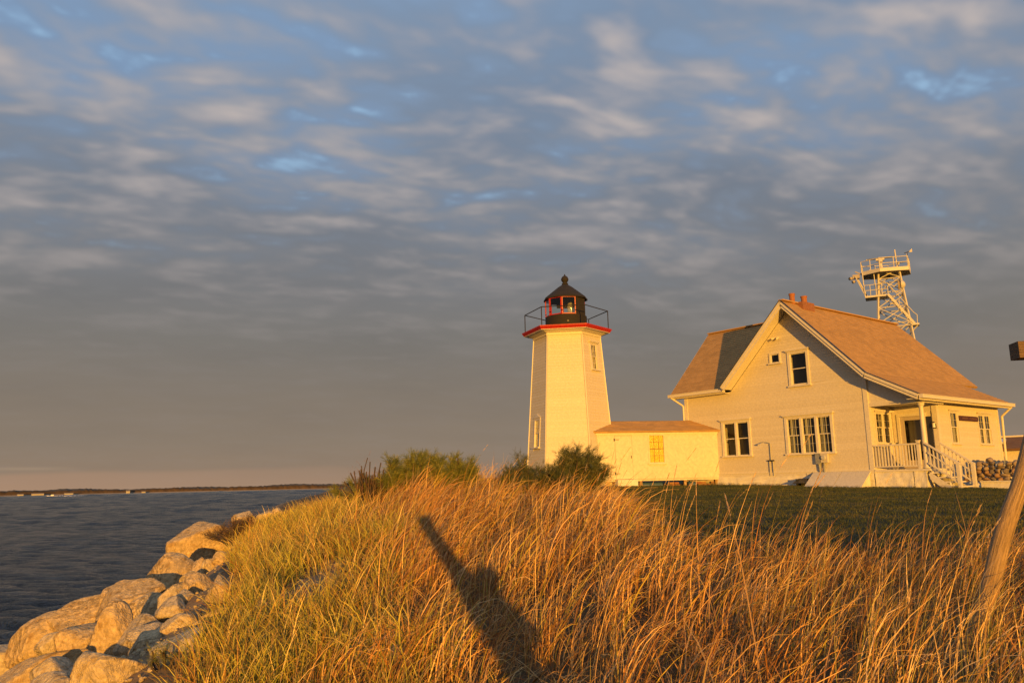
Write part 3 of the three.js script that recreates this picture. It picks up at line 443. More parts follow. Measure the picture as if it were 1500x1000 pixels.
/* ---------- lighthouse ---------- */
const TC = [2.42, -34.9];
{
  const gy = groundY(...TC) - 0.25, t = thing('lighthouse', 'white six sided wooden lighthouse with red gallery and black lantern', 'lighthouse', [TC[0], 0, TC[1]]);
  const az = Math.atan2(2.42, 34.9), R = V3(Math.cos(az), 0, Math.sin(az)), Fw = V3(Math.sin(az), 0, -Math.cos(az));
  const dir = deg => { const a = deg * Math.PI / 180; return R.clone().multiplyScalar(Math.sin(a)).addScaledVector(Fw, -Math.cos(a)); };
  const pt = (deg, r, y) => dir(deg).multiplyScalar(r).add(V3(0, y, 0));
  const d0 = -94.3, yb = gy, yt = Y0 + 6.33, rb = 1.95, rt = 1.45;
  for (let i = 0; i < 6; i++) {
    const a = pt(d0 + 60 * i, rb, yb), b = pt(d0 + 60 * i + 60, rb, yb), c = pt(d0 + 60 * i + 60, rt, yt), d = pt(d0 + 60 * i, rt, yt);
    const mid = a.clone().add(b).multiplyScalar(0.5), top = c.clone().add(d).multiplyScalar(0.5), F = plane(mid, b.clone().sub(a), top.clone().sub(mid)), L = top.distanceTo(mid), wb = a.distanceTo(b) / 2, wt = c.distanceTo(d) / 2;
    const half = v => lerp(wb, wt, v / L), holes = [];
    let win = null;
    if (i == 2) { const v = 5.2; win = [-0.12, 0.29, v, v + 1.04]; }
    if (i == 0) { const v = 1.95; win = [-0.26, 0.20, v, v + 1.1]; }
    if (win) holes.push(hole(...win));
    part(t, 'wall', backing(F, [[-wb, 0], [wb, 0], [wt, L], [-wt, L]], holes, -0.1), white[1]);
    if (i < 3) {
      clad(t, F, 0, L, v => [-half(v) + 0.03, half(v) - 0.03], holes.map(h => [h[0] - 0.03, h[1] + 0.03, h[2], h[3] + 0.03]), 0.125);
      if (win) windowUnit(t, F, ...win, { cols: 3, rows: 2, cas: 0.10, cap: i == 2, peak: i == 0, depth: 0.9, ext: 0.12, proud: 0.03, bars: trim });
    }
    part(t, 'corner_board', bar(pt(d0 + 60 * i, rb + 0.006, yb), pt(d0 + 60 * i, rt + 0.006, yt), 0.05, 0.05, dir(d0 + 60 * i)), trim);
    part(t, 'frieze', prism([pt(d0 + 60 * i, rt + 0.03, yt - 0.16), pt(d0 + 60 * i + 60, rt + 0.03, yt - 0.16), pt(d0 + 60 * i + 60, rt + 0.03, yt), pt(d0 + 60 * i, rt + 0.03, yt)], dir(d0 + 60 * i + 30).multiplyScalar(0.035)), trim);
  }
  // gallery deck: pale underside, red rim, roof-black floor
  const hex = (r, y) => [0, 1, 2, 3, 4, 5].map(i => pt(d0 + 60 * i, r, y));
  part(t, 'gallery_soffit', prism(hex(1.90, yt + 0.03), V3(0, 0.05, 0)), trim);
  const cove = []; for (let i = 0; i < 6; i++) { const a = d0 + 60 * i, b = a + 60; cove.push(strip(prism([pt(a, rt, yt - 0.1), pt(b, rt, yt - 0.1), pt(b, 1.78, yt + 0.04), pt(a, 1.78, yt + 0.04)], V3(0, 0.04, 0)))); }
  part(t, 'gallery_cove', cove, trim);
  part(t, 'gallery_deck', prism(hex(1.90, yt + 0.082), V3(0, 0.05, 0)), darkMetal);
  for (let i = 0; i < 6; i++) { const a = d0 + 60 * i, b = a + 60; part(t, 'gallery_rim', [strip(prism([pt(a, 1.905, yt + 0.05), pt(b, 1.905, yt + 0.05), pt(b, 1.985, yt + 0.16), pt(a, 1.985, yt + 0.16)], dir(a + 30).multiplyScalar(-0.08))), strip(prism([pt(a, 1.99, yt + 0.161), pt(b, 1.99, yt + 0.161), pt(b, 1.99, yt + 0.205), pt(a, 1.99, yt + 0.205)], dir(a + 30).multiplyScalar(-0.2)))], redPaint); }
  const ry = yt + 0.2, rh = 0.82;
  for (let i = 0; i < 6; i++) part(t, 'railing_post', rod(pt(d0 + 60 * i, 1.84, ry - 0.06), pt(d0 + 60 * i, 1.84, ry + rh), 0.02), blackPaint);
  for (let i = 0; i < 6; i++) part(t, 'handrail', rod(pt(d0 + 60 * i, 1.84, ry + rh), pt(d0 + 60 * i + 60, 1.84, ry + rh), 0.02), blackPaint);
  // lantern: drum, glazed nine-sided room, hood, ball
  const ly = yt + 0.2, l0 = ly + 0.62, l1 = ly + 1.42, lr = 0.90;
  const lan = part(t, 'lantern', new THREE.CylinderGeometry(0.92, 0.92, l0 - ly + 0.07, 36, 1).translate(0, (l0 + ly - 0.07) / 2, 0), blackPaint, 'black lantern drum with red framed panes');
  for (let i = 0; i < 9; i++) {
    const a = -51 - 40 + 40 * i, b = a + 40, P = (s, r, y) => pt(a, r, y).lerp(pt(b, r, y), s);
    const dark = i == 3 || i == 4;
    if (dark) { part(lan, 'blind_panel', prism([P(0, lr, l0), P(1, lr, l0), P(1, lr, l1), P(0, lr, l1)], dir(a + 20).multiplyScalar(-0.03)), blackPaint); continue; }
    const fr = (p, q) => strip(bar(p, q, 0.04, 0.045, dir(a + 20)));
    part(lan, 'pane_frame', [fr(P(0.04, lr, l0), P(0.04, lr, l1)), fr(P(0.96, lr, l0), P(0.96, lr, l1)), fr(P(0.04, lr, l0 + 0.03), P(0.96, lr, l0 + 0.03)), fr(P(0.04, lr, l1 - 0.03), P(0.96, lr, l1 - 0.03))], redPaint);
    const g = new THREE.BufferGeometry(), q = [P(0.07, lr, l0 + 0.05), P(0.93, lr, l0 + 0.05), P(0.93, lr, l1 - 0.05), P(0.07, lr, l1 - 0.05)];
    g.setAttribute('position', new THREE.Float32BufferAttribute([0, 1, 2, 0, 2, 3].flatMap(k => q[k].toArray()), 3)); g.setAttribute('uv', new THREE.Float32BufferAttribute([0, 0, 1, 0, 1, 1, 0, 0, 1, 1, 0, 1], 2)); g.computeVertexNormals();
    part(lan, 'pane', g, glass);
  }
  part(lan, 'lantern_floor', new THREE.CylinderGeometry(0.86, 0.86, 0.04, 27).translate(0, l0 - 0.02, 0), trim);
  const lens = part(lan, 'lens', new THREE.LatheGeometry([[0, 0], [0.14, 0], [0.15, 0.05], [0.17, 0.09], [0.15, 0.13], [0.18, 0.18], [0.16, 0.23], [0.18, 0.28], [0.15, 0.33], [0.16, 0.38], [0.11, 0.46], [0, 0.5]].map(p => new THREE.Vector2(...p)), 24).translate(0.22, l0 + 0.18, 0.1), new THREE.MeshPhysicalMaterial({ roughness: 0.08, transmission: 0.8, thickness: 0, color: 0xf4f0e6 }));
  part(lens, 'lens_stand', rod([0.22, l0, 0.1], [0.22, l0 + 0.18, 0.1], 0.08, 0.14, 16), galv);
  part(lan, 'inner_curtain', (() => { const g = new THREE.CylinderGeometry(0.84, 0.84, 0.2, 20, 1, true, Math.PI * 0.72, Math.PI * 0.42); return g.translate(0, l1 - 0.1, 0); })(), blackPaint);
  const hood = part(lan, 'hood', new THREE.LatheGeometry([[0.99, l1 - 0.03], [1.0, l1 + 0.03], [0.62, l1 + 0.34], [0.34, l1 + 0.56], [0.16, l1 + 0.68], [0.10, l1 + 0.70], [0, l1 + 0.70]].map(p => new THREE.Vector2(...p)), 9).rotateY(az + 0.89), blackPaint);
  part(hood, 'ball_vent', new THREE.LatheGeometry([[0.09, 0], [0.13, 0.02], [0.15, 0.06], [0.11, 0.10], [0.09, 0.12], [0.13, 0.16], [0.165, 0.23], [0.165, 0.29], [0.12, 0.38], [0.06, 0.42], [0.03, 0.45], [0.02, 0.50], [0, 0.51]].map(p => new THREE.Vector2(...p)), 20).translate(0, l1 + 0.68, 0), blackPaint);
  part(lan, 'vent_plug', rod(pt(5, 0.9, ly + 0.3), pt(5, 0.95, ly + 0.3), 0.045), darkMetal);
}
/* ---------- covered way between tower and house ---------- */
{
  const L = [3.24, -33.67], Rr = [8.85, -34.60], len = Math.hypot(Rr[0] - L[0], Rr[1] - L[1]), turn = -Math.atan2(Rr[1] - L[1], Rr[0] - L[0]);
  const gy = Y0 - 0.30, s = thing('connecting_shed', 'low cream shed linking the lighthouse and the house', 'shed', [L[0], gy, L[1]], turn);
  const F = plane(V3(0, 0, 0), V3(1, 0, 0), V3(0, 1, 0)), b0 = 0.34, ev = 2.25;
  const win = [2.48, 3.10, 1.02, 2.14], dr = [0.98, 1.72, 0.34, 2.15];
  part(s, 'wall', backing(F, [[0, b0], [len, b0], [len, ev], [0, ev]], [[win[0], win[1], win[2], win[3]], [dr[0], dr[1], b0 - 0.0 + 0.001, dr[3]]], -0.08, 0), shedPaint);
  part(s, 'wall', [strip(box(0, 0.08, b0, ev + 0.4, -2.4, -0.09)), strip(box(0, len, b0, ev, -2.5, -2.42)), strip(box(0, len, b0 - 0.08, b0 - 0.01, -2.4, -0.02))], shedPaint);
  part(s, 'batten', [bx(F, 0.82, 0.845, b0, ev, 0.001, 0.008), bx(F, 2.78, 2.79, b0, win[2] - 0.08, 0.001, 0.006), bx(F, 4.3, 4.308, b0, ev, 0.001, 0.004)].map(strip), shedPaint);
  part(s, 'eave_board', [bx(F, -0.02, len, ev - 0.05, ev + 0.06, 0.002, 0.03)].map(strip), trim);
  slope(s, [-0.05, ev + 0.07, 0.16], [len + 0.2, ev + 0.07, 0.16], [len + 0.2, ev + 0.60, -1.25], [-0.05, ev + 0.60, -1.25], shingle, 0.06, 0.2);
  slope(s, [len + 0.2, ev + 0.07, -2.66], [-0.05, ev + 0.07, -2.66], [-0.05, ev + 0.60, -1.25], [len + 0.2, ev + 0.60, -1.25], shingle, 0.06, 0.2);
  const d = part(s, 'door', bx(F, dr[0] + 0.008, dr[1] - 0.008, b0 + 0.01, dr[3] - 0.008, -0.05, 0.006), shedPaint);
  for (const y of [0.58, 1.98]) part(d, 'hinge', [strip(bx(F, dr[0] - 0.05, dr[0] + 0.18, y - 0.012, y + 0.012, 0.007, 0.016)), strip(bx(F, dr[0] - 0.05, dr[0] + 0.0, y - 0.06, y + 0.06, 0.008, 0.018))], darkMetal);
  part(d, 'latch', strip(bx(F, dr[1] - 0.07, dr[1] - 0.04, 1.2, 1.32, 0.007, 0.03)), darkMetal);
  // the sunset glow in this window is painted into its yellow panes
  const w = part(s, 'window', [bx(F, win[0] - 0.06, win[0], win[2] - 0.06, win[3] + 0.06, -0.04, 0.02), bx(F, win[1], win[1] + 0.06, win[2] - 0.06, win[3] + 0.06, -0.04, 0.02), bx(F, win[0], win[1], win[3], win[3] + 0.06, -0.04, 0.018), bx(F, win[0] - 0.1, win[1] + 0.1, win[2] - 0.085, win[2] - 0.061, -0.04, 0.06), bx(F, win[0], win[1], win[2] - 0.06, win[2], -0.04, 0.018)].map(strip), shedPaint);
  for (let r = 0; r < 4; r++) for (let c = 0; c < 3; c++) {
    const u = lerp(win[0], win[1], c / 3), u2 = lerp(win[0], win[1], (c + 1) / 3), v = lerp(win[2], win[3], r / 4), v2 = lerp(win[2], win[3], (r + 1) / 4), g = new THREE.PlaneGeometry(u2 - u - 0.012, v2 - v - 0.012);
    g.rotateX((rnd() - 0.5) * 0.05); g.rotateY((rnd() - 0.5) * 0.05); g.translate((u + u2) / 2, (v + v2) / 2, -0.02); part(w, 'pane', g.applyMatrix4(F.m), paintedGlowPane);
  }
  const mu = []; for (let c = 1; c < 3; c++) { const u = lerp(win[0], win[1], c / 3); mu.push(bx(F, u - 0.009, u + 0.009, win[2], win[3], -0.03, -0.006)); } for (let r = 1; r < 4; r++) { const v = lerp(win[2], win[3], r / 4), k = r == 2 ? 0.02 : 0.009; mu.push(bx(F, win[0], win[1], v - k, v + k, -0.031, -0.008)); }
  part(w, 'muntins', mu.map(strip), std(0.22, 0.14, 0.02, 0.6)); part(w, 'backing_board', bx(F, win[0], win[1], win[2], win[3], -0.075, -0.06), roomWall);
  part(s, 'door_step', new THREE.BoxGeometry(0.86, 0.62, 0.5).translate(1.35, 0.02, 0.16), stonePaint);
  for (const x of [0.15, 2.0, 3.95, 5.35]) part(s, 'support_post', box(x, x + 0.12, -0.3, b0 - 0.08, -0.22, -0.08), wood);
  // what lies under it
  const W = (x, y, z) => V3(x, y, z).applyMatrix4(new THREE.Matrix4().makeRotationY(turn)).add(V3(L[0], gy, L[1])).toArray();
  const drum = (x, r, l, z, label) => { const o = thing('storage_drum', label, 'drum', W(x, -0.06 + r, z), turn); part(o, 'barrel', new THREE.LatheGeometry([[0, -l / 2], [r * 0.92, -l / 2], [r, -l / 2 + 0.03], [r, -l * 0.17], [r + 0.008, -l * 0.155], [r, -l * 0.14], [r, l * 0.14], [r + 0.008, l * 0.155], [r, l * 0.17], [r, l / 2 - 0.03], [r * 0.92, l / 2], [0, l / 2]].map(p => new THREE.Vector2(...p)), 22).rotateZ(Math.PI / 2), bluePlastic); part(o, 'bung', rod([-l / 2 - 0.02, r * 0.4, 0], [-l / 2, r * 0.4, 0], 0.03), darkMetal); };
  drum(2.6, 0.13, 0.95, -0.35, 'long blue drum lying under the shed beside its door step'); drum(4.35, 0.13, 0.34, -0.3, 'short blue drum lying under the shed between brick stacks');
  const stack = (x0, n, m, label) => { const o = thing('brick_stack', label, 'bricks', W(x0, -0.1, -0.28), turn); for (let r = 0; r < 3; r++) for (let c = 0; c < n; c++) if (!(r == 2 && (c + m) % 3 == 0)) part(o, 'brick', new THREE.BoxGeometry(0.20, 0.085, 0.1).translate(c * 0.215 + (r % 2) * 0.06, 0.05 + r * 0.095, (rnd() - 0.5) * 0.05), brickMat[(c + r) % 2]); };
  stack(3.25, 3, 0, 'short stack of orange bricks under the shed below its window'); stack(4.68, 4, 1, 'wider stack of orange bricks under the shed next to the house');
}
console.log('tower done');
/* ---------- boulders of the sea wall ---------- */
const rockMats = [[0.94, 0.69, 0.36], [0.90, 0.73, 0.47], [0.97, 0.76, 0.44]].map(c => std(...c, 0.92, { vertexColors: true, map: tGrain, bumpMap: rep(tRough, 1.7), bumpScale: 0.034 }));
function rockGeo(sx, sy, sz, seed, detail = 18, cuts = 13, round = 0.028) {
  const g = mergeVertices(strip(new THREE.IcosahedronGeometry(1, detail)).deleteAttribute('normal').deleteAttribute('uv'), 1e-4), p = g.attributes.position, r = mulberry(seed * 977 + 3), pl = [];
  const cutN = cuts + Math.floor(r() * 4);
  for (let i = 0; i < cutN; i++) { const a = r() * 6.283, c = r() * 2 - 1, s = Math.sqrt(1 - c * c); pl.push([s * Math.cos(a), c, s * Math.sin(a), 0.52 + 0.40 * r()]); }
  const col = [], v = V3(), o = seed * 3.7;
  for (let i = 0; i < p.count; i++) {
    v.fromBufferAttribute(p, i).normalize(); let sum = Math.exp(-1.0 / round * 1.02);
    for (const q of pl) { const k = v.x * q[0] + v.y * q[1] + v.z * q[2]; if (k > 0.05) sum += Math.exp(-(q[3] / k) / round); }
    let R = -round * Math.log(sum); R = clamp(R, 0.45, 1.1);
    const n = fbm3(v.x * 1.6 + o, v.y * 1.6, v.z * 1.6, 3), f = fbm3(v.x * 6 + o, v.y * 6, v.z * 6, 3), crack = Math.abs(n3(v.x * 2.6 + o, v.y * 4.5 + 2, v.z * 2.6));
    R *= 1 + 0.03 * n + 0.016 * f - 0.05 * (1 - sst(0, 0.045, crack));
    p.setXYZ(i, v.x * R * sx, v.y * R * sy, v.z * R * sz);
    const st = sst(0.15, 0.6, fbm3(v.x * 2.2 - o, v.y * 2.2 + 5, v.z * 2.2, 3)), k = 0.92 + 0.34 * f + 0.14 * n; col.push(lerp(k, k * 0.68, st), lerp(k, k * 0.60, st), lerp(k, k * 0.48, st));
  }
  g.setAttribute('color', new THREE.Float32BufferAttribute(col, 3)); g.computeVertexNormals();
  const uv = [], nn = g.attributes.normal; for (let i = 0; i < p.count; i++) { const ax = Math.abs(nn.getX(i)), ay = Math.abs(nn.getY(i)), az = Math.abs(nn.getZ(i)); if (ay > ax && ay > az) uv.push(p.getX(i), p.getZ(i)); else if (ax > az) uv.push(p.getZ(i), p.getY(i)); else uv.push(p.getX(i), p.getY(i)); }
  g.setAttribute('uv', new THREE.Float32BufferAttribute(uv, 2)); return g;
}
{
  const G = 'boulders of the sea wall';
  // x, y, z, length, height, depth, tilt, turn, seed, material, label
  const rocks = [
    [-6.38, 4.06, -16.9, 1.62, 0.98, 1.3, 24, 0.3, 1, 0, 'largest pale angular boulder at the top of the sea wall'],
    [-6.76, 4.36, -20.5, 0.72, 0.52, 0.7, 4, 0.1, 2, 2, 'pale block highest on the sea wall against the water'],
    [-6.22, 4.47, -20.4, 0.44, 0.32, 0.4, 10, 0.4, 3, 2, 'small pale stone just right of the highest block'],
    [-5.95, 4.56, -20.5, 0.34, 0.24, 0.3, -10, 0.2, 4, 2, 'smallest pale stone where the sea wall meets the grass crest'],
    [-6.07, 3.62, -14.5, 0.98, 0.74, 0.9, 2, 0.15, 5, 0, 'square edged boulder below the largest one'],
    [-5.32, 3.62, -13.6, 0.46, 0.40, 0.45, 12, 0.5, 6, 2, 'small block tucked at the right of the square edged boulder'],
    [-6.00, 3.50, -13.0, 1.42, 0.80, 0.9, 30, 0.2, 7, 0, 'long rounded boulder lying slanted in mid wall'],
    [-4.92, 3.58, -11.2, 0.56, 0.48, 0.5, -8, 0.6, 8, 2, 'cube like boulder with a cracked pale top under the long rounded one'],
    [-4.35, 3.74, -10.6, 0.52, 0.56, 0.5, 6, 0.2, 9, 1, 'grey shaded boulder right of the cube like one'],
    [-2.92, 3.74, -7.3, 0.66, 0.46, 0.55, 14, -0.3, 10, 1, 'grey boulder nearest the grass at the lower right of the wall'],
    [-4.66, 3.50, -9.7, 0.46, 0.68, 0.5, 8, -0.5, 11, 0, 'upright wedge shaped boulder in the middle of the lower wall'],
    [-4.24, 3.54, -9.5, 0.60, 0.42, 0.5, -18, 0.3, 12, 1, 'ragged grey boulder leaning against the upright wedge'],
    [-3.62, 3.72, -8.4, 0.52, 0.24, 0.4, 10, 0.2, 13, 2, 'thin flat yellow slab right of the ragged grey boulder'],
    [-7.60, 2.92, -14.5, 1.30, 0.66, 0.8, 32, 0.1, 14, 0, 'slanted boulder left of and below the long rounded one'],
    [-6.32, 3.04, -12.2, 0.88, 0.58, 0.7, 22, 0.4, 15, 0, 'rough speckled boulder between the upright wedge and the slanted boulder'],
    [-8.25, 2.55, -14.6, 1.40, 0.76, 0.9, 36, 0.2, 16, 0, 'long boulder at the far left edge of the wall above the water'],
    [-5.20, 3.12, -9.45, 1.62, 0.56, 0.8, 16, 0.15, 17, 0, 'longest smooth boulder along the bottom left corner'],
    [-3.42, 3.58, -7.15, 0.92, 0.56, 0.8, 24, -0.2, 18, 2, 'broad smooth boulder at the bottom of the picture beside the grass'],
    [-9.1, 2.15, -14.8, 1.1, 0.7, 0.8, 20, 0.2, 19, 1, 'shaded grey boulder cut by the left edge of the picture'],
    [-3.30, 4.02, -9.35, 0.46, 0.40, 0.4, 20, 0.3, 20, 0, 'boulder half buried in green grass at the wall top'],
    [-2.26, 4.10, -7.45, 0.20, 0.22, 0.16, 22, 0.4, 21, 0, 'lone small golden stone lying in the grass'],
    [-3.98, 3.80, -9.7, 0.44, 0.28, 0.4, 10, 0.4, 22, 1, 'flat grey slab beneath the shaded grey boulder'],
    [-4.05, 3.98, -10.6, 0.36, 0.38, 0.36, 4, 0.8, 23, 0, 'cracked pale block at the edge of the grass above the slab'],
    [-5.50, 3.82, -14.35, 0.32, 0.36, 0.3, 15, 0.1, 24, 0, 'leftmost of the crumbled stones under the largest boulder'],
    [-5.30, 3.88, -14.3, 0.28, 0.30, 0.3, -12, 0.9, 25, 2, 'middle one of the crumbled stones under the largest boulder'],
    [-5.10, 3.95, -14.25, 0.34, 0.30, 0.3, 25, 0.5, 26, 0, 'rightmost of the crumbled stones under the largest boulder'],
    [-4.02, 3.90, -10.0, 0.28, 0.22, 0.25, 12, 0.5, 27, 2, 'fist sized pale stone above the flat grey slab'],
    [-7.3, 2.78, -13.6, 0.9, 0.5, 0.7, 20, 0.3, 28, 1, 'shaded grey boulder in the gap between the two slanted boulders'],
    [-4.0, 3.66, -9.1, 0.42, 0.24, 0.35, 5, 0.7, 29, 1, 'low grey stone behind the thin yellow slab'],
    [-4.30, 3.34, -7.7, 0.66, 0.36, 0.5, 8, 0.2, 30, 1, 'shaded grey stone between the longest and the broad smooth boulders'],
    [-6.15, 2.80, -9.8, 0.95, 0.62, 0.8, 12, 0.2, 31, 1, 'grey boulder in the bottom left corner below the longest one'],
    [-3.35, 3.86, -8.3, 0.34, 0.20, 0.3, 5, 0.2, 32, 2, 'small pale stone between the flat slab and the grass'],
    [-3.1, 3.92, -8.55, 0.24, 0.16, 0.2, -5, 0.2, 33, 0, 'tiny stone at the grass edge above the grey boulder'],
    [-0.84, 4.02, -5.75, 0.22, 0.16, 0.18, -5, 0.2, 34, 2, 'half hidden stone in the grass at the bottom of the picture'],
    [-6.9, 3.35, -14.7, 0.8, 0.55, 0.7, 28, 0.5, 35, 0, 'narrow boulder wedged above the slanted boulder by the water'],
    [-5.4, 3.45, -11.9, 0.7, 0.5, 0.6, 10, 1.1, 36, 0, 'plain boulder wedged under the long rounded one'],
    [-4.75, 3.28, -8.8, 0.6, 0.42, 0.6, 6, 0.3, 37, 1, 'dark boulder wedged under the upright wedge'],
  ];
  for (const [x, y, z, l, hh, dp, tilt, turn, seed, m, label] of rocks) {
    const o = single('boulder', rockGeo(l * 0.55, hh * 0.68, dp * 0.54, seed, l > 0.6 ? 20 : 12), rockMats[m], label, 'boulder', G); o.position.set(x, y, z); o.rotation.set((mulberry(seed)() - 0.5) * 0.4, turn, tilt * Math.PI / 180, 'YZX');
  }
  // the wall goes on below, behind and on either side
  const fill = [0, 1, 2, 3].map(i => rockGeo(0.5, 0.36, 0.44, 60 + i, 9)); let k = 0;
  for (let i = 0; i < 420 && k < 70; i++) {
    const d = 5 + 26 * rnd(), s = 0.2 + 6.5 * rnd(), x = bluffEdge(d) - s, z = -d, sc = 0.7 + 0.9 * rnd(); const yy = groundY(x, z); if (yy < -0.3) continue;
    const m = single('boulder', fill[k % 4], rockMats[k % 3], 'pale rough boulder lying deep in the riprap between larger ones', 'boulder', 'riprap filling the slope'); m.position.set(x, yy - 0.34 * sc, z); m.scale.setScalar(sc); m.rotation.set(rnd() * 0.6, rnd() * 6.28, 0.35 + rnd() * 0.5); k++;
  }
  // pebbles and crumbs
  const pg = rockGeo(0.03, 0.022, 0.03, 90, 2), N = 1500, im = new THREE.InstancedMesh(pg, rockMats[2], N), M = new THREE.Matrix4(); let c = 0;
  for (let i = 0; i < 30000 && c < N; i++) { const d = 4 + 12 * rnd(), x = bluffEdge(d) + 2.6 - 3.4 * rnd(), z = -d; if (sandAt(x, z) < 0.35 + 0.4 * rnd()) continue; const s = 0.3 + 0.9 * rnd() ** 3; M.compose(V3(x, groundY(x, z) + 0.004, z), new THREE.Quaternion().setFromEuler(new THREE.Euler(rnd() * 6, rnd() * 6, 0)), V3(s, s, s)); im.setMatrixAt(c++, M); }
  im.count = c; im.name = 'pebbles'; im.userData = { kind: 'stuff', label: 'pebbles and crumbs of stone on the bare sand', category: 'pebbles' }; scene.add(im);
}
console.log('rocks done');

/* ---------- beach grass ---------- */
const blade = std(1, 1, 1, 0.7, { vertexColors: true, side: THREE.DoubleSide });
function clump(seed, o) {
  const r = mulberry(seed * 31 + 5), pos = [], col = [], idx = []; const gs = () => (r() + r() + r() - 1.5) / 0.75;
  for (let b = 0; b < o.n; b++) {
    const L = o.len * (0.55 + 0.6 * r()), w = o.w * (0.7 + 0.6 * r()), a0 = r() * 6.28, rr = o.rad * Math.sqrt(r()); let p = V3(Math.cos(a0) * rr, -0.03, Math.sin(a0) * rr);
    const az = gs() * o.spread, lean = o.lean + gs() * o.tilt, kap = o.bend * (0.3 + 1.2 * r()) * (r() < 0.15 ? 1.7 : 1), roll = r() * 3.14, n = 6;
    const hd = V3(Math.cos(az), 0, Math.sin(az)), sd = V3(-hd.z, 0, hd.x);
    const green = r() < o.green, c0 = green ? [0.27, 0.25, 0.032] : r() < 0.28 ? [0.72, 0.49, 0.21] : r() < 0.5 ? [0.38, 0.18, 0.05] : [0.54, 0.32, 0.10], k = 0.5 + 0.8 * r(); const tip = green ? [0.56, 0.42, 0.075] : c0;
    const base = pos.length / 3;
    for (let i = 0; i <= n; i++) {
      const t = i / n, ph = lean + kap * t * t, dir = V3(0, Math.cos(ph), 0).addScaledVector(hd, Math.sin(ph)), wd = sd.clone().multiplyScalar(Math.cos(roll + t)).addScaledVector(hd.clone().multiplyScalar(Math.cos(ph)).add(V3(0, -Math.sin(ph), 0)), Math.sin(roll + t)).multiplyScalar(w * 0.5 * (1 - t ** 2.2) + 0.0006);
      pos.push(p.x - wd.x, p.y - wd.y, p.z - wd.z, p.x + wd.x, p.y + wd.y, p.z + wd.z); const f = sst(0.3, 1, t) * (green ? 1 : 0.0); for (let q = 0; q < 2; q++) col.push(lerp(c0[0], tip[0], f) * k, lerp(c0[1], tip[1], f) * k, lerp(c0[2], tip[2], f) * k);
      if (i < n) { const q = base + i * 2; idx.push(q, q + 1, q + 2, q + 1, q + 3, q + 2); }
      p = p.clone().addScaledVector(dir, L / n);
    }
    if (o.plume && r() < o.plume) { // narrow seed head along the last stretch
      for (let s = 0; s < 44; s++) { const t = r(), q0 = p.clone().addScaledVector(V3(hd.x * Math.sin(lean + kap), Math.cos(lean + kap), hd.z * Math.sin(lean + kap)), -0.16 * t), bb = pos.length / 3, e = V3(Math.sin(lean + kap) * hd.x, Math.cos(lean + kap), Math.sin(lean + kap) * hd.z).multiplyScalar(0.024).add(V3(gs(), gs(), gs()).multiplyScalar(0.0035)), f = V3(gs(), gs(), gs()).multiplyScalar(0.0035); for (const v of [q0.clone().sub(f), q0.clone().add(f), q0.clone().add(e)]) { pos.push(v.x, v.y, v.z); col.push(0.55 * k, 0.38 * k, 0.19 * k); } idx.push(bb, bb + 1, bb + 2); }
    }
  }
  const g = new THREE.BufferGeometry(); g.setAttribute('position', new THREE.Float32BufferAttribute(pos, 3)); g.setAttribute('color', new THREE.Float32BufferAttribute(col, 3)); g.setIndex(idx); g.computeVertexNormals(); return g;
}
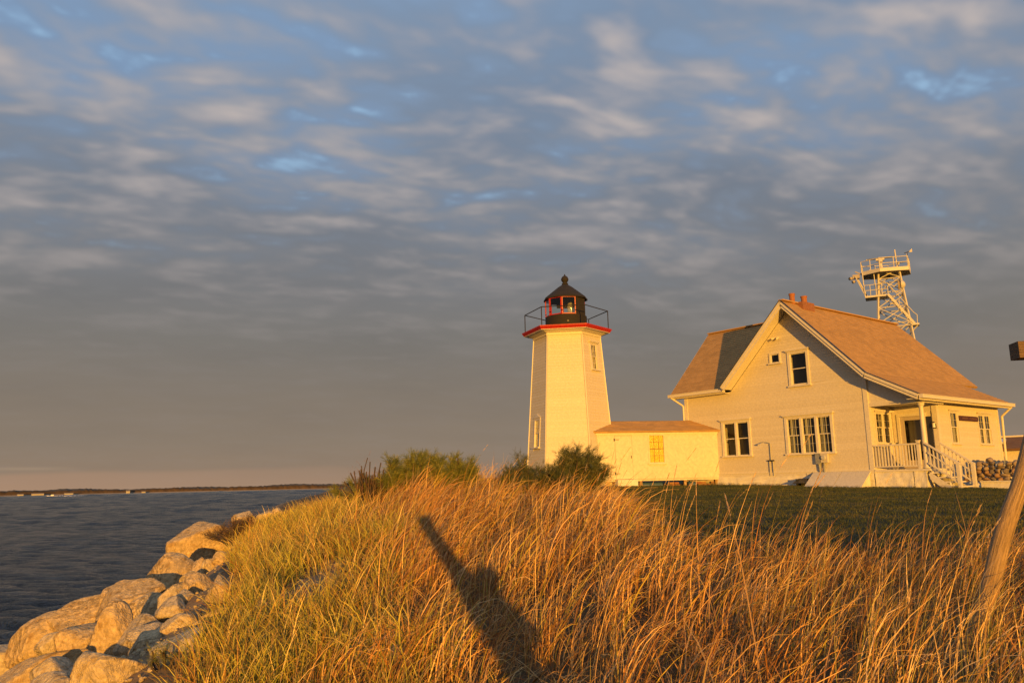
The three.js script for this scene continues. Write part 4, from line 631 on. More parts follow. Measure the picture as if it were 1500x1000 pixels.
{
  const kinds = {
    tall: { n: 11, len: 0.98, w: 0.0074, rad: 0.13, lean: 0.20, tilt: 0.30, bend: 1.05, spread: 1.1, green: 0.14 },
    mid: { n: 13, len: 0.68, w: 0.0068, rad: 0.12, lean: 0.28, tilt: 0.32, bend: 1.25, spread: 1.2, green: 0.12 },
    short: { n: 26, len: 0.42, w: 0.0056, rad: 0.13, lean: 0.20, tilt: 0.34, bend: 1.0, spread: 1.6, green: 0.60 },
    stalk: { n: 3, len: 1.12, w: 0.0070, rad: 0.10, lean: 0.20, tilt: 0.16, bend: 0.40, spread: 0.8, green: 0.05, plume: 0.75 },
    mat: { n: 26, len: 0.34, w: 0.0050, rad: 0.2, lean: 1.0, tilt: 0.4, bend: 0.5, spread: 3.2, green: 0.1 },
  };
  const V = 7, lists = {}; for (const k in kinds) lists[k] = Array.from({ length: V }, () => []);
  const rg = mulberry(99); let total = 0;
  const put = (k, x, z, s, c, yaw = 0.5) => { lists[k][Math.floor(rg() * V)].push([x, groundY(x, z), z, s * (0.8 + 0.4 * rg()), (rg() - 0.5) * 2 * yaw, c]); total++; };
  const step = 0.115;
  for (let d = 1.6; d < 17; d += step) for (let x = -6.5; x < 9.5; x += step) {
    const xx = x + (rg() - 0.5) * step * 1.6, z = -(d + (rg() - 0.5) * step * 1.6), dd = -z, view = Math.abs(xx) < dd * 0.72 + 0.8; if (!view) continue;
    const L = isLawn(xx, z), sd = sandAt(xx, z), e = xx - bluffEdge(dd); if (e < lerp(0.75, 0.15, sst(9, 14, dd)) + 0.3 * n2(xx * 1.3, z * 1.3)) continue; if (L > 0.5 + 0.3 * (rg() - 0.5)) continue; if (rg() < sd * 0.93) continue;
    if (Math.hypot(xx - 0.6, z - 0.3) < 1.2) continue;
    const left = sst(-0.7, -2.1, xx + 0.13 * (dd - 8) + 0.7 * n2(xx * 0.5, z * 0.5)), tone = 0.80 + 0.32 * (0.5 + 0.5 * n2(xx * 0.9 + 7, z * 0.9)) + 0.1 * (rg() - 0.5), warm = 0.5 + 0.5 * n2(xx * 0.7 - 4, z * 0.7 + 3);
    const c = [tone, tone * lerp(0.84, 1.03, 1 - warm), tone * lerp(0.72, 1.02, 1 - warm)];
    if (rg() < left) { if (rg() < 0.85) put('short', xx, z, 0.70 + 0.45 * (0.5 + 0.5 * n2(xx * 1.3, z * 1.3)), [tone * 0.95, tone * lerp(0.98, 1.10, 1 - warm), tone * 0.85], 3.1); }
    else if (xx > 1.4 - 0.1 * (dd - 6)) { if (rg() < lerp(0.46, 0.20, sst(5.5, 8, dd)) * (0.65 + 0.6 * sst(-0.3, 0.4, n2(xx * 1.6, z * 1.6)))) put('tall', xx, z, (dd > 8 ? 0.45 : lerp(0.78, 0.50, sst(3.8, 7.5, dd))) * (0.85 + 0.3 * n2(xx * 1.1 + 4, z * 1.1)), c); }
    else if (rg() < 0.50 * (0.55 + 0.75 * sst(-0.3, 0.4, n2(xx * 1.8, z * 1.8)))) put('mid', xx, z, 0.80 + 0.30 * n2(xx * 0.8, z * 0.8), c);
    if (rg() < 0.16) put('mat', xx, z, 1, [c[0] * 0.8, c[1] * 0.75, c[2] * 0.7], 3.1);
    if (xx > 0.4 && dd > 3.6 && dd < 9.5 && rg() < 0.03) put('stalk', xx, z, lerp(1.0, 0.85, sst(5, 9, dd)), c, 0.7);
    if (xx > -3 && xx < 1.4 && dd > 8 && dd < 13 && rg() < 0.010) put('stalk', xx, z, 0.62, c, 0.6);
  }
  for (let i = 0; i < 150; i++) {   // unmown tufts along the foot of the walls
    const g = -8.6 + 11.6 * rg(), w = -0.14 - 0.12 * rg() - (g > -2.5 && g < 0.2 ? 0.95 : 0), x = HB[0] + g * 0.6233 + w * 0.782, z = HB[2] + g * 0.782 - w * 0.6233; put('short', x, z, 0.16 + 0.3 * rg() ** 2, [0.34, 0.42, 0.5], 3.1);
  }
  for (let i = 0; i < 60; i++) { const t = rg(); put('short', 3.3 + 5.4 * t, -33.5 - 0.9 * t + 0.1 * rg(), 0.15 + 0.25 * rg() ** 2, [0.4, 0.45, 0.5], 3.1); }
  const M = new THREE.Matrix4(), q = new THREE.Quaternion(), up = V3(0, 1, 0), cc = new THREE.Color();
  const say = { tall: 'tall golden beach grass leaning right in the foreground', mid: 'golden wind bent grass on the mound before the lighthouse', short: 'short yellow green grass on the slope beside the boulders', stalk: 'thin seed stalks standing above the golden grass', mat: 'dead flattened grass matted between the standing blades' };
  for (const k in kinds) lists[k].forEach((l, i) => {
    if (!l.length) return; const im = new THREE.InstancedMesh(clump(i + 10 * Object.keys(kinds).indexOf(k), kinds[k]), blade, l.length); im.name = numbered('beach_grass');
    l.forEach(([x, y, z, s, a, c], n) => { M.compose(V3(x, y, z), q.setFromAxisAngle(up, a), V3(s, s, s)); im.setMatrixAt(n, M); im.setColorAt(n, cc.setRGB(...c)); });
    im.userData = { kind: 'stuff', label: say[k], category: 'grass', group: 'beach grass' }; scene.add(im);
  });
  // mown lawn
  const lk = { n: 34, len: 0.075, w: 0.0075, rad: 0.17, lean: 0.1, tilt: 0.4, bend: 0.6, spread: 3.2, green: 1 };
  const lg = []; for (let i = 0; i < 3; i++) { const g = clump(300 + i, lk), c = g.attributes.color; for (let j = 0; j < c.count; j++) c.setXYZ(j, 0.048, 0.058, 0.011); lg.push(g); }
  const ll = [[], [], []];
  for (let d = 8; d < 34; d += 0.2) for (let x = 1; x < 21; x += 0.2) { const xx = x + (rg() - 0.5) * 0.2, z = -(d + (rg() - 0.5) * 0.2); if (xx > d * 0.74 + 1 || rg() > isLawn(xx, z)) continue; const hx = xx - HB[0], hz = z - HB[2], g = hx * 0.6233 + hz * 0.782, w = hx * 0.782 - hz * 0.6233; if (w > -0.02 && g < 3) continue; if (z < -33.4) continue; ll[Math.floor(rg() * 3)].push([xx, z]); }
  ll.forEach((l, i) => { const im = new THREE.InstancedMesh(lg[i], blade, l.length); im.name = numbered('lawn_grass'); l.forEach(([x, z], n) => { const s = 0.7 + 0.6 * rg(), m = sst(-0.2, 0.6, n2(x * 0.35 + 3, z * 0.9) * 0.7 + 0.3 * n2(x * 1.7, z * 1.7)), k = 0.8 + 0.4 * rg(); M.compose(V3(x, groundY(x, z), z), q.setFromAxisAngle(up, rg() * 6.28), V3(1, s, 1)); im.setMatrixAt(n, M); im.setColorAt(n, cc.setRGB(lerp(0.75, 2.1, m) * k, lerp(0.85, 1.6, m) * k, lerp(0.85, 1.4, m) * k)); }); im.userData = { kind: 'stuff', label: 'short green mown lawn before the house', category: 'lawn' }; scene.add(im); });
  console.log('grass clumps', total, 'lawn', ll.map(l => l.length).join());
}

/* ---------- shrubs ---------- */
const needle = std(1, 1, 1, 0.75, { vertexColors: true, side: THREE.DoubleSide }), bark = std(0.12, 0.085, 0.06, 0.9, { map: tGrain });
function juniper(name, label, x, z, wx, hgt, o) {
  const r = mulberry(o.seed), t = thing(name, label, 'shrub', [x, groundY(x, z) - 0.05, z]), pos = [], col = [], stems = []; const gs = () => (r() + r() + r() - 1.5) / 0.75;
  const spray = (p, dir, L, c) => { // a feathery twig: short scale leaves on both sides
    const s = dir.clone().cross(V3(gs(), gs(), gs())).normalize();
    for (let k = 0; k < o.leaf; k++) { const f = k / o.leaf, q = p.clone().addScaledVector(dir, L * f), sg = k % 2 ? 1 : -1, e = dir.clone().multiplyScalar(0.75).addScaledVector(s, sg * 0.8).normalize().multiplyScalar(L * o.fuzz * (1.15 - f)), w = dir.clone().multiplyScalar(L * 0.055); const kk = 0.7 + 0.6 * r();
      for (const v of [q.clone().sub(w), q.clone().add(w), q.clone().add(e)]) { pos.push(v.x, v.y, v.z); col.push(c[0] * kk, c[1] * kk, c[2] * kk); } }
  };
  for (let b = 0; b < o.branches; b++) {
    const u = gs() * 0.55, base = V3(u * wx * 0.35, 0, gs() * wx * 0.12), top = V3(u * wx * 1.0 + o.lean * (0.3 + r()), hgt * (0.5 + 0.5 * r()) * (1 - 0.5 * Math.min(1, u * u * 2.2)), gs() * wx * 0.25), mid = base.clone().lerp(top, 0.5).add(V3(gs() * 0.10, 0.04 * hgt, gs() * 0.08));
    const cv = new THREE.QuadraticBezierCurve3(base, mid, top); stems.push(new THREE.TubeGeometry(cv, 5, 0.006 + 0.006 * r(), 4));
    for (let s = 0; s < o.sprays; s++) {   // side shoots, each carrying finer twigs
      const f = 0.25 + 0.75 * Math.sqrt(r()), p = cv.getPoint(f), tn = cv.getTangent(f), sd = tn.clone().multiplyScalar(0.55).add(V3(gs(), gs() * 0.7 + 0.25, gs())).add(V3(o.lean * 0.8, 0, 0)).normalize(), SL = o.twig * (1.1 - 0.5 * f) * (0.6 + 0.8 * r()) * 1.3, c = o.cols[Math.floor(r() * o.cols.length)];
      for (let k = 0; k < o.twigs; k++) { const q = p.clone().addScaledVector(sd, SL * (k + r()) / o.twigs); spray(q, sd.clone().multiplyScalar(0.9).add(V3(gs(), gs() + 0.2, gs()).multiplyScalar(0.6)).normalize(), o.twig * 0.5 * (0.6 + 0.7 * r()), c); }
    }
  }
  const g = new THREE.BufferGeometry(); g.setAttribute('position', new THREE.Float32BufferAttribute(pos, 3)); g.setAttribute('color', new THREE.Float32BufferAttribute(col, 3)); g.computeVertexNormals();
  const fo = part(t, 'foliage', g, needle); part(t, 'stems', stems.map(strip), bark); return t;
}
const jun = [[0.11, 0.13, 0.026], [0.15, 0.165, 0.03], [0.20, 0.19, 0.04], [0.08, 0.10, 0.024]], junDark = [[0.06, 0.075, 0.03], [0.085, 0.095, 0.032], [0.045, 0.06, 0.024], [0.12, 0.11, 0.035]], red = [[0.20, 0.075, 0.035], [0.26, 0.11, 0.05], [0.14, 0.06, 0.03]];
juniper('juniper_shrub', 'broad green juniper on the crest left of the lighthouse', -1.62, -13.2, 1.5, 0.84, { seed: 3, branches: 62, sprays: 62, twigs: 7, twig: 0.15, leaf: 7, fuzz: 0.36, lean: 0.08, cols: jun });
juniper('juniper_shrub', 'ragged green juniper at the right end of the crest thicket', -0.95, -13.0, 0.5, 0.80, { seed: 4, branches: 26, sprays: 56, twigs: 7, twig: 0.14, leaf: 7, fuzz: 0.36, lean: 0.14, cols: jun });
juniper('twiggy_shrub', 'reddish brown twiggy shrub left of the broad juniper', -2.35, -13.0, 0.75, 0.98, { seed: 5, branches: 46, sprays: 12, twigs: 2, twig: 0.16, leaf: 4, fuzz: 0.12, lean: 0.04, cols: red });
juniper('juniper_shrub', 'dark juniper before the shed door leaning right', 0.84, -12.0, 0.70, 0.88, { seed: 6, branches: 40, sprays: 42, twigs: 7, twig: 0.17, leaf: 7, fuzz: 0.34, lean: 0.16, cols: junDark });
juniper('juniper_shrub', 'low dark juniper in front of the tower base', 0.36, -12.2, 0.85, 0.60, { seed: 7, branches: 36, sprays: 40, twigs: 6, twig: 0.14, leaf: 7, fuzz: 0.34, lean: 0.10, cols: junDark });
juniper('juniper_shrub', 'slim dark juniper tips at the left foot of the tower', 0.02, -12.4, 0.4, 0.8, { seed: 8, branches: 18, sprays: 44, twigs: 6, twig: 0.14, leaf: 7, fuzz: 0.34, lean: 0.08, cols: junDark });
juniper('twiggy_shrub', 'dark brown bush beside the largest boulder', -5.35, -16.2, 1.0, 0.55, { seed: 9, branches: 70, sprays: 26, twigs: 4, twig: 0.14, leaf: 6, fuzz: 0.26, lean: 0.06, cols: [[0.10, 0.055, 0.03], [0.14, 0.075, 0.035], [0.09, 0.07, 0.03]] });
juniper('twiggy_shrub', 'small dark weed growing between the lower boulders', -2.85, -6.85, 0.32, 0.26, { seed: 10, branches: 14, sprays: 12, twigs: 3, twig: 0.09, leaf: 6, fuzz: 0.3, lean: 0.02, cols: jun });
juniper('twiggy_shrub', 'small green weed under the cube like boulder', -4.55, -10.7, 0.36, 0.26, { seed: 11, branches: 14, sprays: 12, twigs: 3, twig: 0.09, leaf: 6, fuzz: 0.3, lean: 0.02, cols: jun });
console.log('shrubs done');

/* ---------- radio tower ---------- */
{
  const c = [34.6, Y0 - 0.6, -72.1], t = thing('radar_tower', 'cream steel lattice tower with railed platform and radar behind the house', 'tower', c, -THREE.MathUtils.degToRad(25.6));
  const st = std(0.88, 0.83, 0.70, 0.55, { map: tGrain }), R = (a, b, r = 0.05) => strip(rod(a, b, r, r, 6)), B = (a, b, w = 0.1, h = w) => strip(bar(a, b, w, h));
  const top = 19.0, low = 16.7;
  const lx = y => lerp(2.6, 0.85, y / top);
  for (const [sx, sz] of [[-1, -1], [1, -1], [1, 1], [-1, 1]]) part(t, 'leg', B([sx * lx(0) + 0.3, 0, sz * lx(0)], [sx * 0.85 + 0.3, top, sz * 0.85], 0.14), st);
  const lv = [0, 4.5, 8.5, 11.7, 14.0, 15.5, 16.9, 18.2, 19.0];
  for (let i = 1; i < lv.length; i++) { const a = lv[i - 1], b = lv[i], p = lx(a), q = lx(b), o = 0.3;
    for (const [u, v] of [[[-1, 1], [1, 1]], [[1, 1], [1, -1]], [[1, -1], [-1, -1]], [[-1, -1], [-1, 1]]]) { const P = (k, y, s) => [k[0] * s + o, y, k[1] * s]; part(t, 'brace', R(P(u, a, p), P(v, b, q), 0.045), st); part(t, 'brace', R(P(v, a, p), P(u, b, q), 0.045), st); part(t, 'strut', R(P(u, b, q), P(v, b, q), 0.045), st); } }
  // upper platform: six-sided deck, fascia, rails
  const hexa = [[-1.95, 0.9], [-0.4, 1.75], [1.95, 1.1], [2.1, -0.9], [0.3, -1.7], [-1.9, -0.9]], py = 18.95;
  part(t, 'upper_deck', prism(hexa.map(p => [p[0], py, p[1]]), V3(0, -0.10, 0)), std(0.25, 0.23, 0.19, 0.7));
  hexa.forEach((p, i) => { const q = hexa[(i + 1) % 6], n = 2; part(t, 'deck_fascia', B([p[0], py - 0.06, p[1]], [q[0], py - 0.06, q[1]], 0.06, 0.34), st);
    for (let k = 0; k < n; k++) { const x = lerp(p[0], q[0], k / n), z = lerp(p[1], q[1], k / n); part(t, 'rail_post', R([x, py, z], [x, py + 1.08, z], 0.042), st); }
    for (const hh of [0.55, 1.06]) part(t, 'rail', R([p[0], py + hh, p[1]], [q[0], py + hh, q[1]], 0.036), st); });
  // lower landing, its hangers and the stair
  part(t, 'lower_landing', prism([[-1.85, low, 1.25], [0.1, low, 1.25], [0.1, low, -0.4], [-1.85, low, -0.4]], V3(0, -0.16, 0)), st);
  for (const [x, z] of [[-1.85, 1.25], [-0.9, 1.25]]) part(t, 'hanger', R([x, low, z], [x - 0.05, py, z - 0.2], 0.05), st);
  part(t, 'hanger', B([-1.8, low, 1.2], [-2.5, low + 2.0, 1.0], 0.09), st); part(t, 'hanger', B([-1.6, low, -0.3], [-2.4, low + 2.0, 0.3], 0.09), st);
  for (const hh of [0.5, 1.0]) part(t, 'rail', R([-1.85, low + hh, 1.25], [0.1, low + hh, 1.25], 0.035), st);
  for (let i = 0; i < 5; i++) part(t, 'rail_post', R([-1.85 + i * 0.48, low, 1.25], [-1.85 + i * 0.48, low + 1.0, 1.25], 0.035), st);
  for (const z of [1.35, 0.65]) part(t, 'stair_stringer', B([0.05, low - 0.05, z], [1.95, 13.75, z], 0.08, 0.2), st);
  for (let i = 1; i < 12; i++) { const f = i / 12; part(t, 'tread', strip(bar([lerp(0.05, 1.95, f), lerp(low, 13.75, f), 0.65], [lerp(0.05, 1.95, f), lerp(low, 13.75, f), 1.35], 0.2, 0.03)), st); }
  part(t, 'stair_rail', [R([0.05, low + 1.0, 1.4], [1.95, 14.75, 1.4], 0.036), R([1.95, 14.75, 1.4], [2.2, 14.5, 1.4], 0.036), R([2.2, 14.5, 1.4], [2.15, 13.75, 1.4], 0.036), R([0.9, 15.4, 1.4], [0.9, 16.2, 1.4], 0.03)], st);
  part(t, 'stair_landing', strip(box(1.7, 2.3, 13.6, 13.75, 0.4, 1.5)), st);
  part(t, 'bracket', [B([2.2, 13.6, 1.3], [1.2, 12.6, 1.0], 0.08)], st); part(t, 'strut', R([-0.3, 13.7, 1.3], [1.7, 13.66, 1.3], 0.05), st);
  // cameras, dish, radar, mast, wind vane
  const cam = part(t, 'camera', [strip(box(-2.75, -2.15, py - 0.4, py - 0.05, 0.5, 0.9)), strip(rod([-2.75, py - 0.3, 0.7], [-3.0, py - 0.36, 0.8], 0.14, 0.16, 12)), strip(rod([-2.6, py - 0.62, 0.7], [-2.8, py - 0.72, 0.8], 0.14, 0.15, 12)), strip(bar([-1.9, py - 0.1, 0.7], [-2.5, py + 0.25, 0.7], 0.1, 0.1))], std(0.35, 0.31, 0.25, 0.6)); part(cam, 'camera_lens', rod([-3.0, py - 0.36, 0.8], [-3.08, py - 0.38, 0.83], 0.12, 0.12, 12), darkMetal);
  const dish = part(t, 'dish', new THREE.LatheGeometry([[0, 0], [0.2, 0.02], [0.4, 0.10], [0.5, 0.2], [0.47, 0.21], [0.36, 0.13], [0, 0.05]].map(p => new THREE.Vector2(...p)), 20).rotateZ(Math.PI / 2).translate(1.15, low + 0.75, 1.0), std(0.30, 0.24, 0.16, 0.6)); part(dish, 'radome', new THREE.SphereGeometry(0.40, 18, 12, 0, 6.283, 0, 1.57).scale(1, 0.9, 1).rotateZ(-Math.PI / 2).translate(1.2, low + 0.75, 1.0), st);
  const rad = part(t, 'radar', [strip(new THREE.LatheGeometry([[0.32, 0], [0.3, 0.25], [0.16, 0.7], [0.14, 1.0], [0.2, 1.05], [0.2, 1.22], [0, 1.22]].map(p => new THREE.Vector2(...p)), 12).translate(-0.3, py, 0)), strip(box(-0.66, 0.06, py + 1.2, py + 1.38, -0.15, 0.15))], st); part(rad, 'scanner_bar', [strip(box(-1.4, 0.72, py + 1.36, py + 1.47, -0.08, 0.08))], std(0.10, 0.10, 0.10, 0.5)); for (const x of [-1.42, 0.74]) part(rad, 'bar_tip', new THREE.SphereGeometry(0.085, 10, 8).translate(x, py + 1.41, 0), st);
  part(rad, 'gearbox', strip(box(-0.1, 0.36, py + 0.02, py + 0.36, -0.2, 0.3)), st); part(t, 'deck_box', strip(box(-1.3, -0.8, py + 0.02, py + 0.24, 0.4, 0.9)), st); part(t, 'floodlight', strip(rod([1.15, py + 0.4, 1.0], [1.15, py + 0.62, 1.1], 0.1, 0.13, 10)), st);
  part(t, 'whip_mast', strip(rod([1.05, py, 0.4], [0.98, py + 1.95, 0.4], 0.07, 0.06, 8)), st); part(t, 'antenna', strip(rod([1.9, py, 0.2], [1.9, py + 1.5, 0.2], 0.02)), st);
  const vane = part(t, 'wind_vane', [strip(rod([2.0, py, -0.2], [2.0, py + 1.7, -0.2], 0.025)), strip(rod([1.75, py + 1.66, -0.2], [2.25, py + 1.78, -0.2], 0.035))], darkMetal); part(vane, 'vane_tail', prism([[2.15, py + 1.70, -0.2], [2.42, py + 1.68, -0.2], [2.42, py + 2.02, -0.2], [2.2, py + 1.82, -0.2]], V3(0, 0, 0.03)), st);
}

/* ---------- stone wall, white plinth and neighbouring house at the right ---------- */
{
  const stones = [std(0.40, 0.30, 0.20, 0.92, { vertexColors: true, map: tGrain }), std(0.50, 0.38, 0.25, 0.92, { vertexColors: true, map: tGrain }), std(0.28, 0.23, 0.18, 0.92, { vertexColors: true, map: tGrain }), std(0.45, 0.28, 0.15, 0.92, { vertexColors: true, map: tGrain })];
  const gs = Array.from({ length: 6 }, (_, i) => rockGeo(0.5, 0.5, 0.5, 120 + i, 5, 9, 0.14));
  const M = new THREE.Matrix4().makeRotationY(HT), W = (x, y, z) => V3(x, y, z).applyMatrix4(M).add(V3(...HB)).toArray();
  const wl = thing('stone_wall', 'dry wall of round brown stones beside the porch steps', 'stone wall', W(2.15, 0.1, -2.0), HT);
  for (let r = 0; r < 6; r++) { let x = r * 0.07; while (x < 2.05) { const w = 0.17 + 0.12 * rnd(), hgt = 0.135 + 0.03 * rnd(); if (r == 5 && rnd() < 0.4) { x += w; continue; } const m = part(wl, 'stone', gs[Math.floor(rnd() * 6)], stones[Math.floor(rnd() * 4)]); m.position.set(x + w / 2, 0.08 + r * 0.128, (rnd() - 0.5) * 0.05); m.scale.set(w * 1.3, hgt * 1.36, 0.36); m.rotation.set(rnd() * 0.3, rnd() * 0.5, rnd() * 0.3); x += w; } }
  const w2 = thing('block_wall', 'tan squared block wall right of the round stone wall', 'stone wall', W(4.22, -0.62, -2.0), HT);
  for (let r = 0; r < 12; r++) { let z = -(r % 2) * 0.12; while (z > -4.2) { const w = 0.26 + 0.2 * rnd(); if (r == 11 && rnd() < 0.25) { z -= w; continue; } const m = part(w2, 'block', gs[Math.floor(rnd() * 6)], stones[r % 2 ? 1 : 3]); m.position.set(0, 0.09 + r * 0.13, z - w / 2); m.scale.set(0.36, 0.185, w * 1.28); m.rotation.y = (rnd() - 0.5) * 0.15; z -= w; } }
  const pl = thing('white_plinth', 'whitewashed low retaining wall below the stone wall', 'retaining wall', W(2.9, -0.5, -1.75), HT);
  part(pl, 'face', new THREE.BoxGeometry(1.5, 0.9, 0.5, 10, 5, 2).translate(0.72, 0.12, -0.15), stonePaint); part(pl, 'coping', new THREE.BoxGeometry(1.7, 0.05, 0.56).translate(0.8, 0.597, -0.15), stonePaint);
  const br = single('boulder', rockGeo(0.3, 0.26, 0.26, 140, 8), rockMats[1], 'grey boulder at the right foot of the white retaining wall', 'boulder'); br.position.set(...W(4.62, -0.42, -1.55));
  // dark cans in the gap under the porch steps
  const can = thing('rubbish_can', 'white capped drum in the shadow under the porch steps', 'bin', W(2.05, -0.25, -0.75), HT); part(can, 'body', new THREE.CylinderGeometry(0.17, 0.16, 0.5, 16).translate(0, 0.25, 0), std(0.2, 0.18, 0.14, 0.7)); part(can, 'cap', new THREE.SphereGeometry(0.15, 14, 8, 0, 6.3, 0, 1.57).translate(0, 0.5, 0), trim);
  const nb = thing('neighbour_house', 'distant low house with brown roof and skylight at the right edge', 'house', [25.6, Y0 - 0.6, -39.0], HT + 0.25);
  part(nb, 'wall', strip(box(-4, 5, 0, 1.75, -5, 0)), white[1]); part(nb, 'trim_board', strip(box(-4.05, 5.05, 1.55, 1.75, 0.01, 0.04)), trim);
  slope(nb, [-4.4, 1.72, 0.4], [5.4, 1.72, 0.4], [5.4, 2.35, -1.6], [-4.4, 2.35, -1.6], std(0.20, 0.11, 0.06, 0.9, { map: rep(tShingle, 0.25) }), 0.1, 0.2); part(nb, 'ridge_cap', strip(bar([-4.4, 2.38, -1.6], [5.4, 2.38, -1.6], 0.2, 0.08)), trim);
  part(nb, 'skylight', prism([[-2.5, 1.98, -0.1], [-1.7, 1.98, -0.1], [-1.7, 2.16, -0.7], [-2.5, 2.16, -0.7]], V3(0, 0.1, 0.03)), std(0.5, 0.55, 0.6, 0.15));
  part(nb, 'window', strip(box(-2.7, -1.7, 0.5, 1.35, 0.01, 0.04)), std(0.3, 0.33, 0.35, 0.15));
}

/* ---------- log frame at the right edge ---------- */
{
  const t = thing('log_frame', 'weathered log frame with one leaning leg and beam end at the right edge', 'log frame', [2.85, groundY(2.85, -5.28), -5.28]), b = V3(2.85, groundY(2.85, -5.28), -5.28);
  const log = (a, c, r0, r1, seed) => { const d = c.clone().sub(a), L = d.length(), g = new THREE.CylinderGeometry(r1, r0, L, 22, 40), p = g.attributes.position; for (let i = 0; i < p.count; i++) { const x = p.getX(i), y = p.getY(i), z = p.getZ(i), k = 1 + 0.05 * n3(x * 6 + seed, y * 1.5, z * 6) + 0.02 * n3(x * 30, y * 3 + seed, z * 30); p.setX(i, x * k + 0.012 * n2(y * 1.2, seed)); p.setZ(i, z * k + 0.012 * n2(y * 1.2, seed + 5)); } g.computeVertexNormals(); g.translate(0, L / 2, 0); g.applyQuaternion(new THREE.Quaternion().setFromUnitVectors(V3(0, 1, 0), d.clone().normalize())); return g.translate(a.x - b.x, a.y - b.y, a.z - b.z); };
  const lm = std(0.62, 0.45, 0.26, 0.85, { map: rep(tWood, 2, 1), bumpMap: rep(tRough, 3, 1), bumpScale: 0.012 });
  part(t, 'leg', log(V3(2.76, Y0 - 1.25, -5.30), V3(3.54, Y0 + 1.0, -4.98), 0.055, 0.05, 1), lm);
  part(t, 'leg', log(V3(4.6, Y0 - 1.3, -4.7), V3(3.62, Y0 + 1.0, -5.08), 0.066, 0.06, 2), lm);
  const beam = part(t, 'beam', new THREE.BoxGeometry(2.6, 0.105, 0.14, 30, 2, 2).rotateY(-0.18).translate(4.49 - b.x, Y0 + 0.76 - b.y, -4.85 - b.z), std(0.30, 0.21, 0.13, 0.85, { map: rep(tWood, 1, 3), bumpMap: rep(tRough, 3, 1), bumpScale: 0.012 }));
}

/* ---------- far shore, houses and boat ---------- */
{
  const far = [];
  const pos = [], idx = [], col = [], uv = []; let n = 0;
  for (let a = -70; a <= 40; a += 0.12) {
    const D = 1850 + 160 * n2(a * 0.03, 2) + 1.5 * a, ca = Math.sin(a * Math.PI / 180), sa = -Math.cos(a * Math.PI / 180), h0 = (6.5 + 2.6 * fbm2(a * 0.16, 9, 3) + 1.6 * Math.abs(n2(a * 2.3, 4)) + 0.9 * n2(a * 7, 1)) * sst(-75, -60, a) + 2.2;
    for (const [dr, y, k] of [[0, -0.5, 0], [14, 2.4, 0], [15, 2.5, 1], [18, h0 * 0.86, 1], [40, h0, 1], [500, h0 + 3 + 2 * n2(a * 0.3, 6), 1]]) { pos.push(ca * (D + dr), y, sa * (D + dr)); const t = 0.8 + 0.4 * n2(a * 3, dr), c = k ? [0.14 * t, 0.085 * t, 0.035 * t] : [0.52, 0.40, 0.26]; col.push(...c); uv.push(a * 8, y / 4); }
    if (n) for (let i = 0; i < 5; i++) { const q = (n - 1) * 6 + i, e = n * 6 + i; idx.push(q, e, q + 1, e, e + 1, q + 1); } n++;
  }
  const g = new THREE.BufferGeometry(); g.setAttribute('position', new THREE.Float32BufferAttribute(pos, 3)); g.setAttribute('color', new THREE.Float32BufferAttribute(col, 3)); g.setAttribute('uv', new THREE.Float32BufferAttribute(uv, 2)); g.setIndex(idx); g.computeVertexNormals();
  structure('far_shore', g, std(1, 1, 1, 0.95, { vertexColors: true, map: tGrain }));
  const hs = [[-31.25, 10, 3.4, 'far white house nearest the left edge of the picture'], [-30.35, 20, 4, 'long white building on the far shore left'], [-28.7, 15, 3.4, 'second white building right of the long one on the far shore'], [-25.4, 7, 6, 'tallest white house on the far shore'], [-24.5, 7, 3.4, 'small white house right of the tallest one on the far shore']];
  for (const [a, w, hh, label] of hs) { const t = a * Math.PI / 180, D = 1840 + 160 * n2(a * 0.03, 2) + 1.5 * a, o = thing('shore_house', label, 'house', [Math.sin(t) * D, 1.2, -Math.cos(t) * D], -t, 'houses on the far shore'); part(o, 'wall', strip(box(-w / 2, w / 2, 0, hh * 0.62, -6, 0)), std(0.36, 0.34, 0.30, 0.8)); part(o, 'roof', prism([[-w / 2 - 0.4, hh * 0.62, 0.5], [-w / 2 - 0.4, hh * 0.62, -6.5], [-w / 2 - 0.4, hh, -3]], V3(w + 0.8, 0, 0)), std(0.22, 0.18, 0.14, 0.9)); }
  const a = -29.6 * Math.PI / 180, D = 1150, bt = thing('motor_boat', 'white motor boat trailing a wake far out on the left', 'boat', [Math.sin(a) * D, 0.1, -Math.cos(a) * D], -a);
  const hull = new THREE.Shape(); hull.moveTo(-5, 1.6); hull.lineTo(-4, 0); hull.lineTo(5, 0); hull.lineTo(5, 1.3); hull.lineTo(-5, 1.6); part(bt, 'hull', new THREE.ExtrudeGeometry(hull, { depth: 2.6, bevelEnabled: true, bevelSize: 0.2, bevelThickness: 0.2, bevelSegments: 1 }).translate(0, -0.2, -1.3), std(0.8, 0.8, 0.78, 0.4)); part(bt, 'cabin', prism([[-1.6, 1.5, 1], [2.2, 1.4, 1], [1.8, 3.0, 1], [-0.6, 3.0, 1]], V3(0, 0, -2)), std(0.7, 0.7, 0.68, 0.4));
  const wk = new THREE.PlaneGeometry(80, 6, 60, 6).rotateX(-Math.PI / 2), wp = wk.attributes.position; for (let i = 0; i < wp.count; i++) { const x = wp.getX(i), f = 1 - (x + 30) / 60; wp.setY(i, 0.4 + 1.8 * f * (0.5 + 0.5 * n2(x * 0.6, wp.getZ(i)))); wp.setZ(i, wp.getZ(i) * (0.5 + 0.5 * (1 - f))); } wk.computeVertexNormals();
  const wake = single('boat_wake', wk, std(0.75, 0.75, 0.75, 0.9), 'white foaming wake behind the motor boat', 'wake'); wake.rotation.y = -a; wake.position.set(Math.sin(a) * D + Math.cos(a) * 34, 0.1, -Math.cos(a) * D + Math.sin(a) * 34);
}

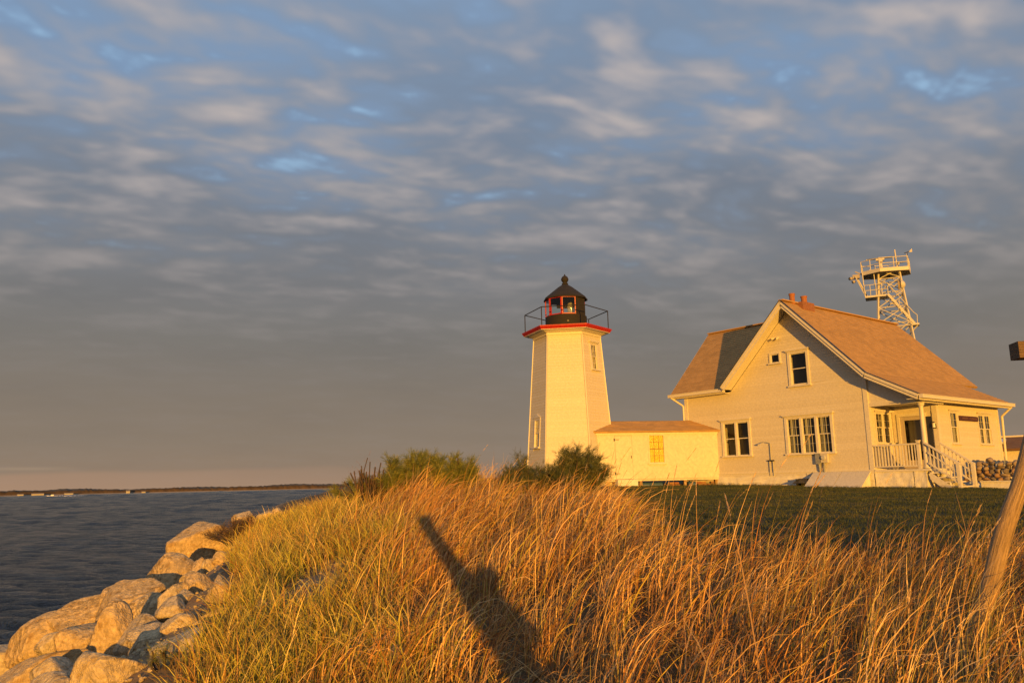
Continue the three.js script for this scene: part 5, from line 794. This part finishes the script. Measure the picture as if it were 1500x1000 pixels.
/* ---------- the photographer, whose long shadow lies on the grass ---------- */
{
  const gy = groundY(0.7, 0.42) - Y0, J = { head: [0.56, -0.50, 0.36], neck: [0.59, -0.66, 0.40], chest: [0.64, -0.86, 0.42], hip: [0.70, -1.18, 0.44], shL: [0.44, -0.66, 0.38], shR: [0.72, -0.76, 0.42], elL: [0.22, -0.35, 0.26], elR: [0.30, -0.42, 0.18], haL: [-0.02, -0.05, 0.07], haR: [0.06, -0.07, 0.07], kL: [0.62, (gy - 1.14) / 2, 0.40], kR: [0.80, (gy - 1.14) / 2, 0.42], fL: [0.60, gy + 0.09, 0.46], fR: [0.82, gy + 0.09, 0.48], tL: [0.58, gy + 0.05, 0.28], tR: [0.83, gy + 0.05, 0.30] };
  const bones = [['head', 'head', 0.105, 0.105], ['head', 'neck', 0.07, 0.06], ['neck', 'chest', 0.08, 0.115], ['chest', 'hip', 0.115, 0.115], ['shL', 'shR', 0.085, 0.085], ['shL', 'chest', 0.075, 0.105], ['shR', 'chest', 0.075, 0.105], ['shL', 'elL', 0.065, 0.05], ['elL', 'haL', 0.048, 0.036], ['shR', 'elR', 0.065, 0.05], ['elR', 'haR', 0.048, 0.036], ['hip', 'kL', 0.115, 0.075], ['hip', 'kR', 0.115, 0.075], ['kL', 'fL', 0.07, 0.05], ['kR', 'fR', 0.07, 0.05], ['fL', 'tL', 0.05, 0.045], ['fR', 'tR', 0.05, 0.045]];
  for (const [hnd, sx] of [['haL', 1], ['haR', -1]]) for (let f = 0; f < 4; f++) { const h = J[hnd], n = hnd + f; J[n] = [h[0] + sx * 0.035, h[1] - 0.03 + f * 0.022, h[2] - 0.01]; bones.push([hnd, n, 0.014, 0.009]); }
  const res = 150, ctr = [0.42, (gy - 0.02) / 2, 0.28], half = -gy / 2 + 0.12, mc = new MarchingCubes(res, std(0.1, 0.1, 0.12, 0.9), false, false, 400000); mc.isolation = 0;
  const sm = (a, b, k) => { const h = clamp(0.5 + 0.5 * (b - a) / k); return lerp(b, a, h) - k * h * (1 - h); };
  const B = bones.map(([a, b, r0, r1]) => { const A = J[a], E = J[b], d = [E[0] - A[0], E[1] - A[1], E[2] - A[2]]; return [A, d, d[0] * d[0] + d[1] * d[1] + d[2] * d[2] || 1e-9, r0, r1]; });
  for (let k = 0; k < res; k++) for (let j = 0; j < res; j++) for (let i = 0; i < res; i++) {
    const x = (i - res / 2) / (res / 2) * half + ctr[0], y = (j - res / 2) / (res / 2) * half + ctr[1], z = (k - res / 2) / (res / 2) * half + ctr[2]; let v = 1; if (Math.abs(x - 0.42) < 0.68 && Math.abs(z - 0.28) < 0.5) for (const [A, d, dd, r0, r1] of B) { const t = clamp(((x - A[0]) * d[0] + (y - A[1]) * d[1] + (z - A[2]) * d[2]) / dd), q = Math.hypot(x - A[0] - t * d[0], y - A[1] - t * d[1], z - A[2] - t * d[2]) - lerp(r0, r1, t); v = sm(v, q, 0.035); }
    mc.field[i + j * res + k * res * res] = -v;
  }
  mc.update(); const cnt = mc.count, g = new THREE.BufferGeometry(); g.setAttribute('position', new THREE.BufferAttribute(mc.positionArray.slice(0, cnt * 3), 3)); g.setAttribute('normal', new THREE.BufferAttribute(mc.normalArray.slice(0, cnt * 3), 3)); g.scale(half, half, half); g.translate(...ctr);
  const o = thing('person', 'person in dark clothes holding up a phone, casting the long shadow', 'person', [0, Y0, 0]); part(o, 'body', g, std(0.06, 0.06, 0.07, 0.9));
  const ph = single('phone', [strip(box(-0.075, 0.085, -0.075, 0.010, 0.015, 0.024))], darkMetal, 'phone held up in landscape by the person', 'phone'); ph.position.set(0.01, Y0 - 0.004, 0);
}
console.log('all built');
scene.traverse(o => { if (o.isMesh) { o.castShadow = true; o.receiveShadow = true; } });
renderer.render(scene, camera);
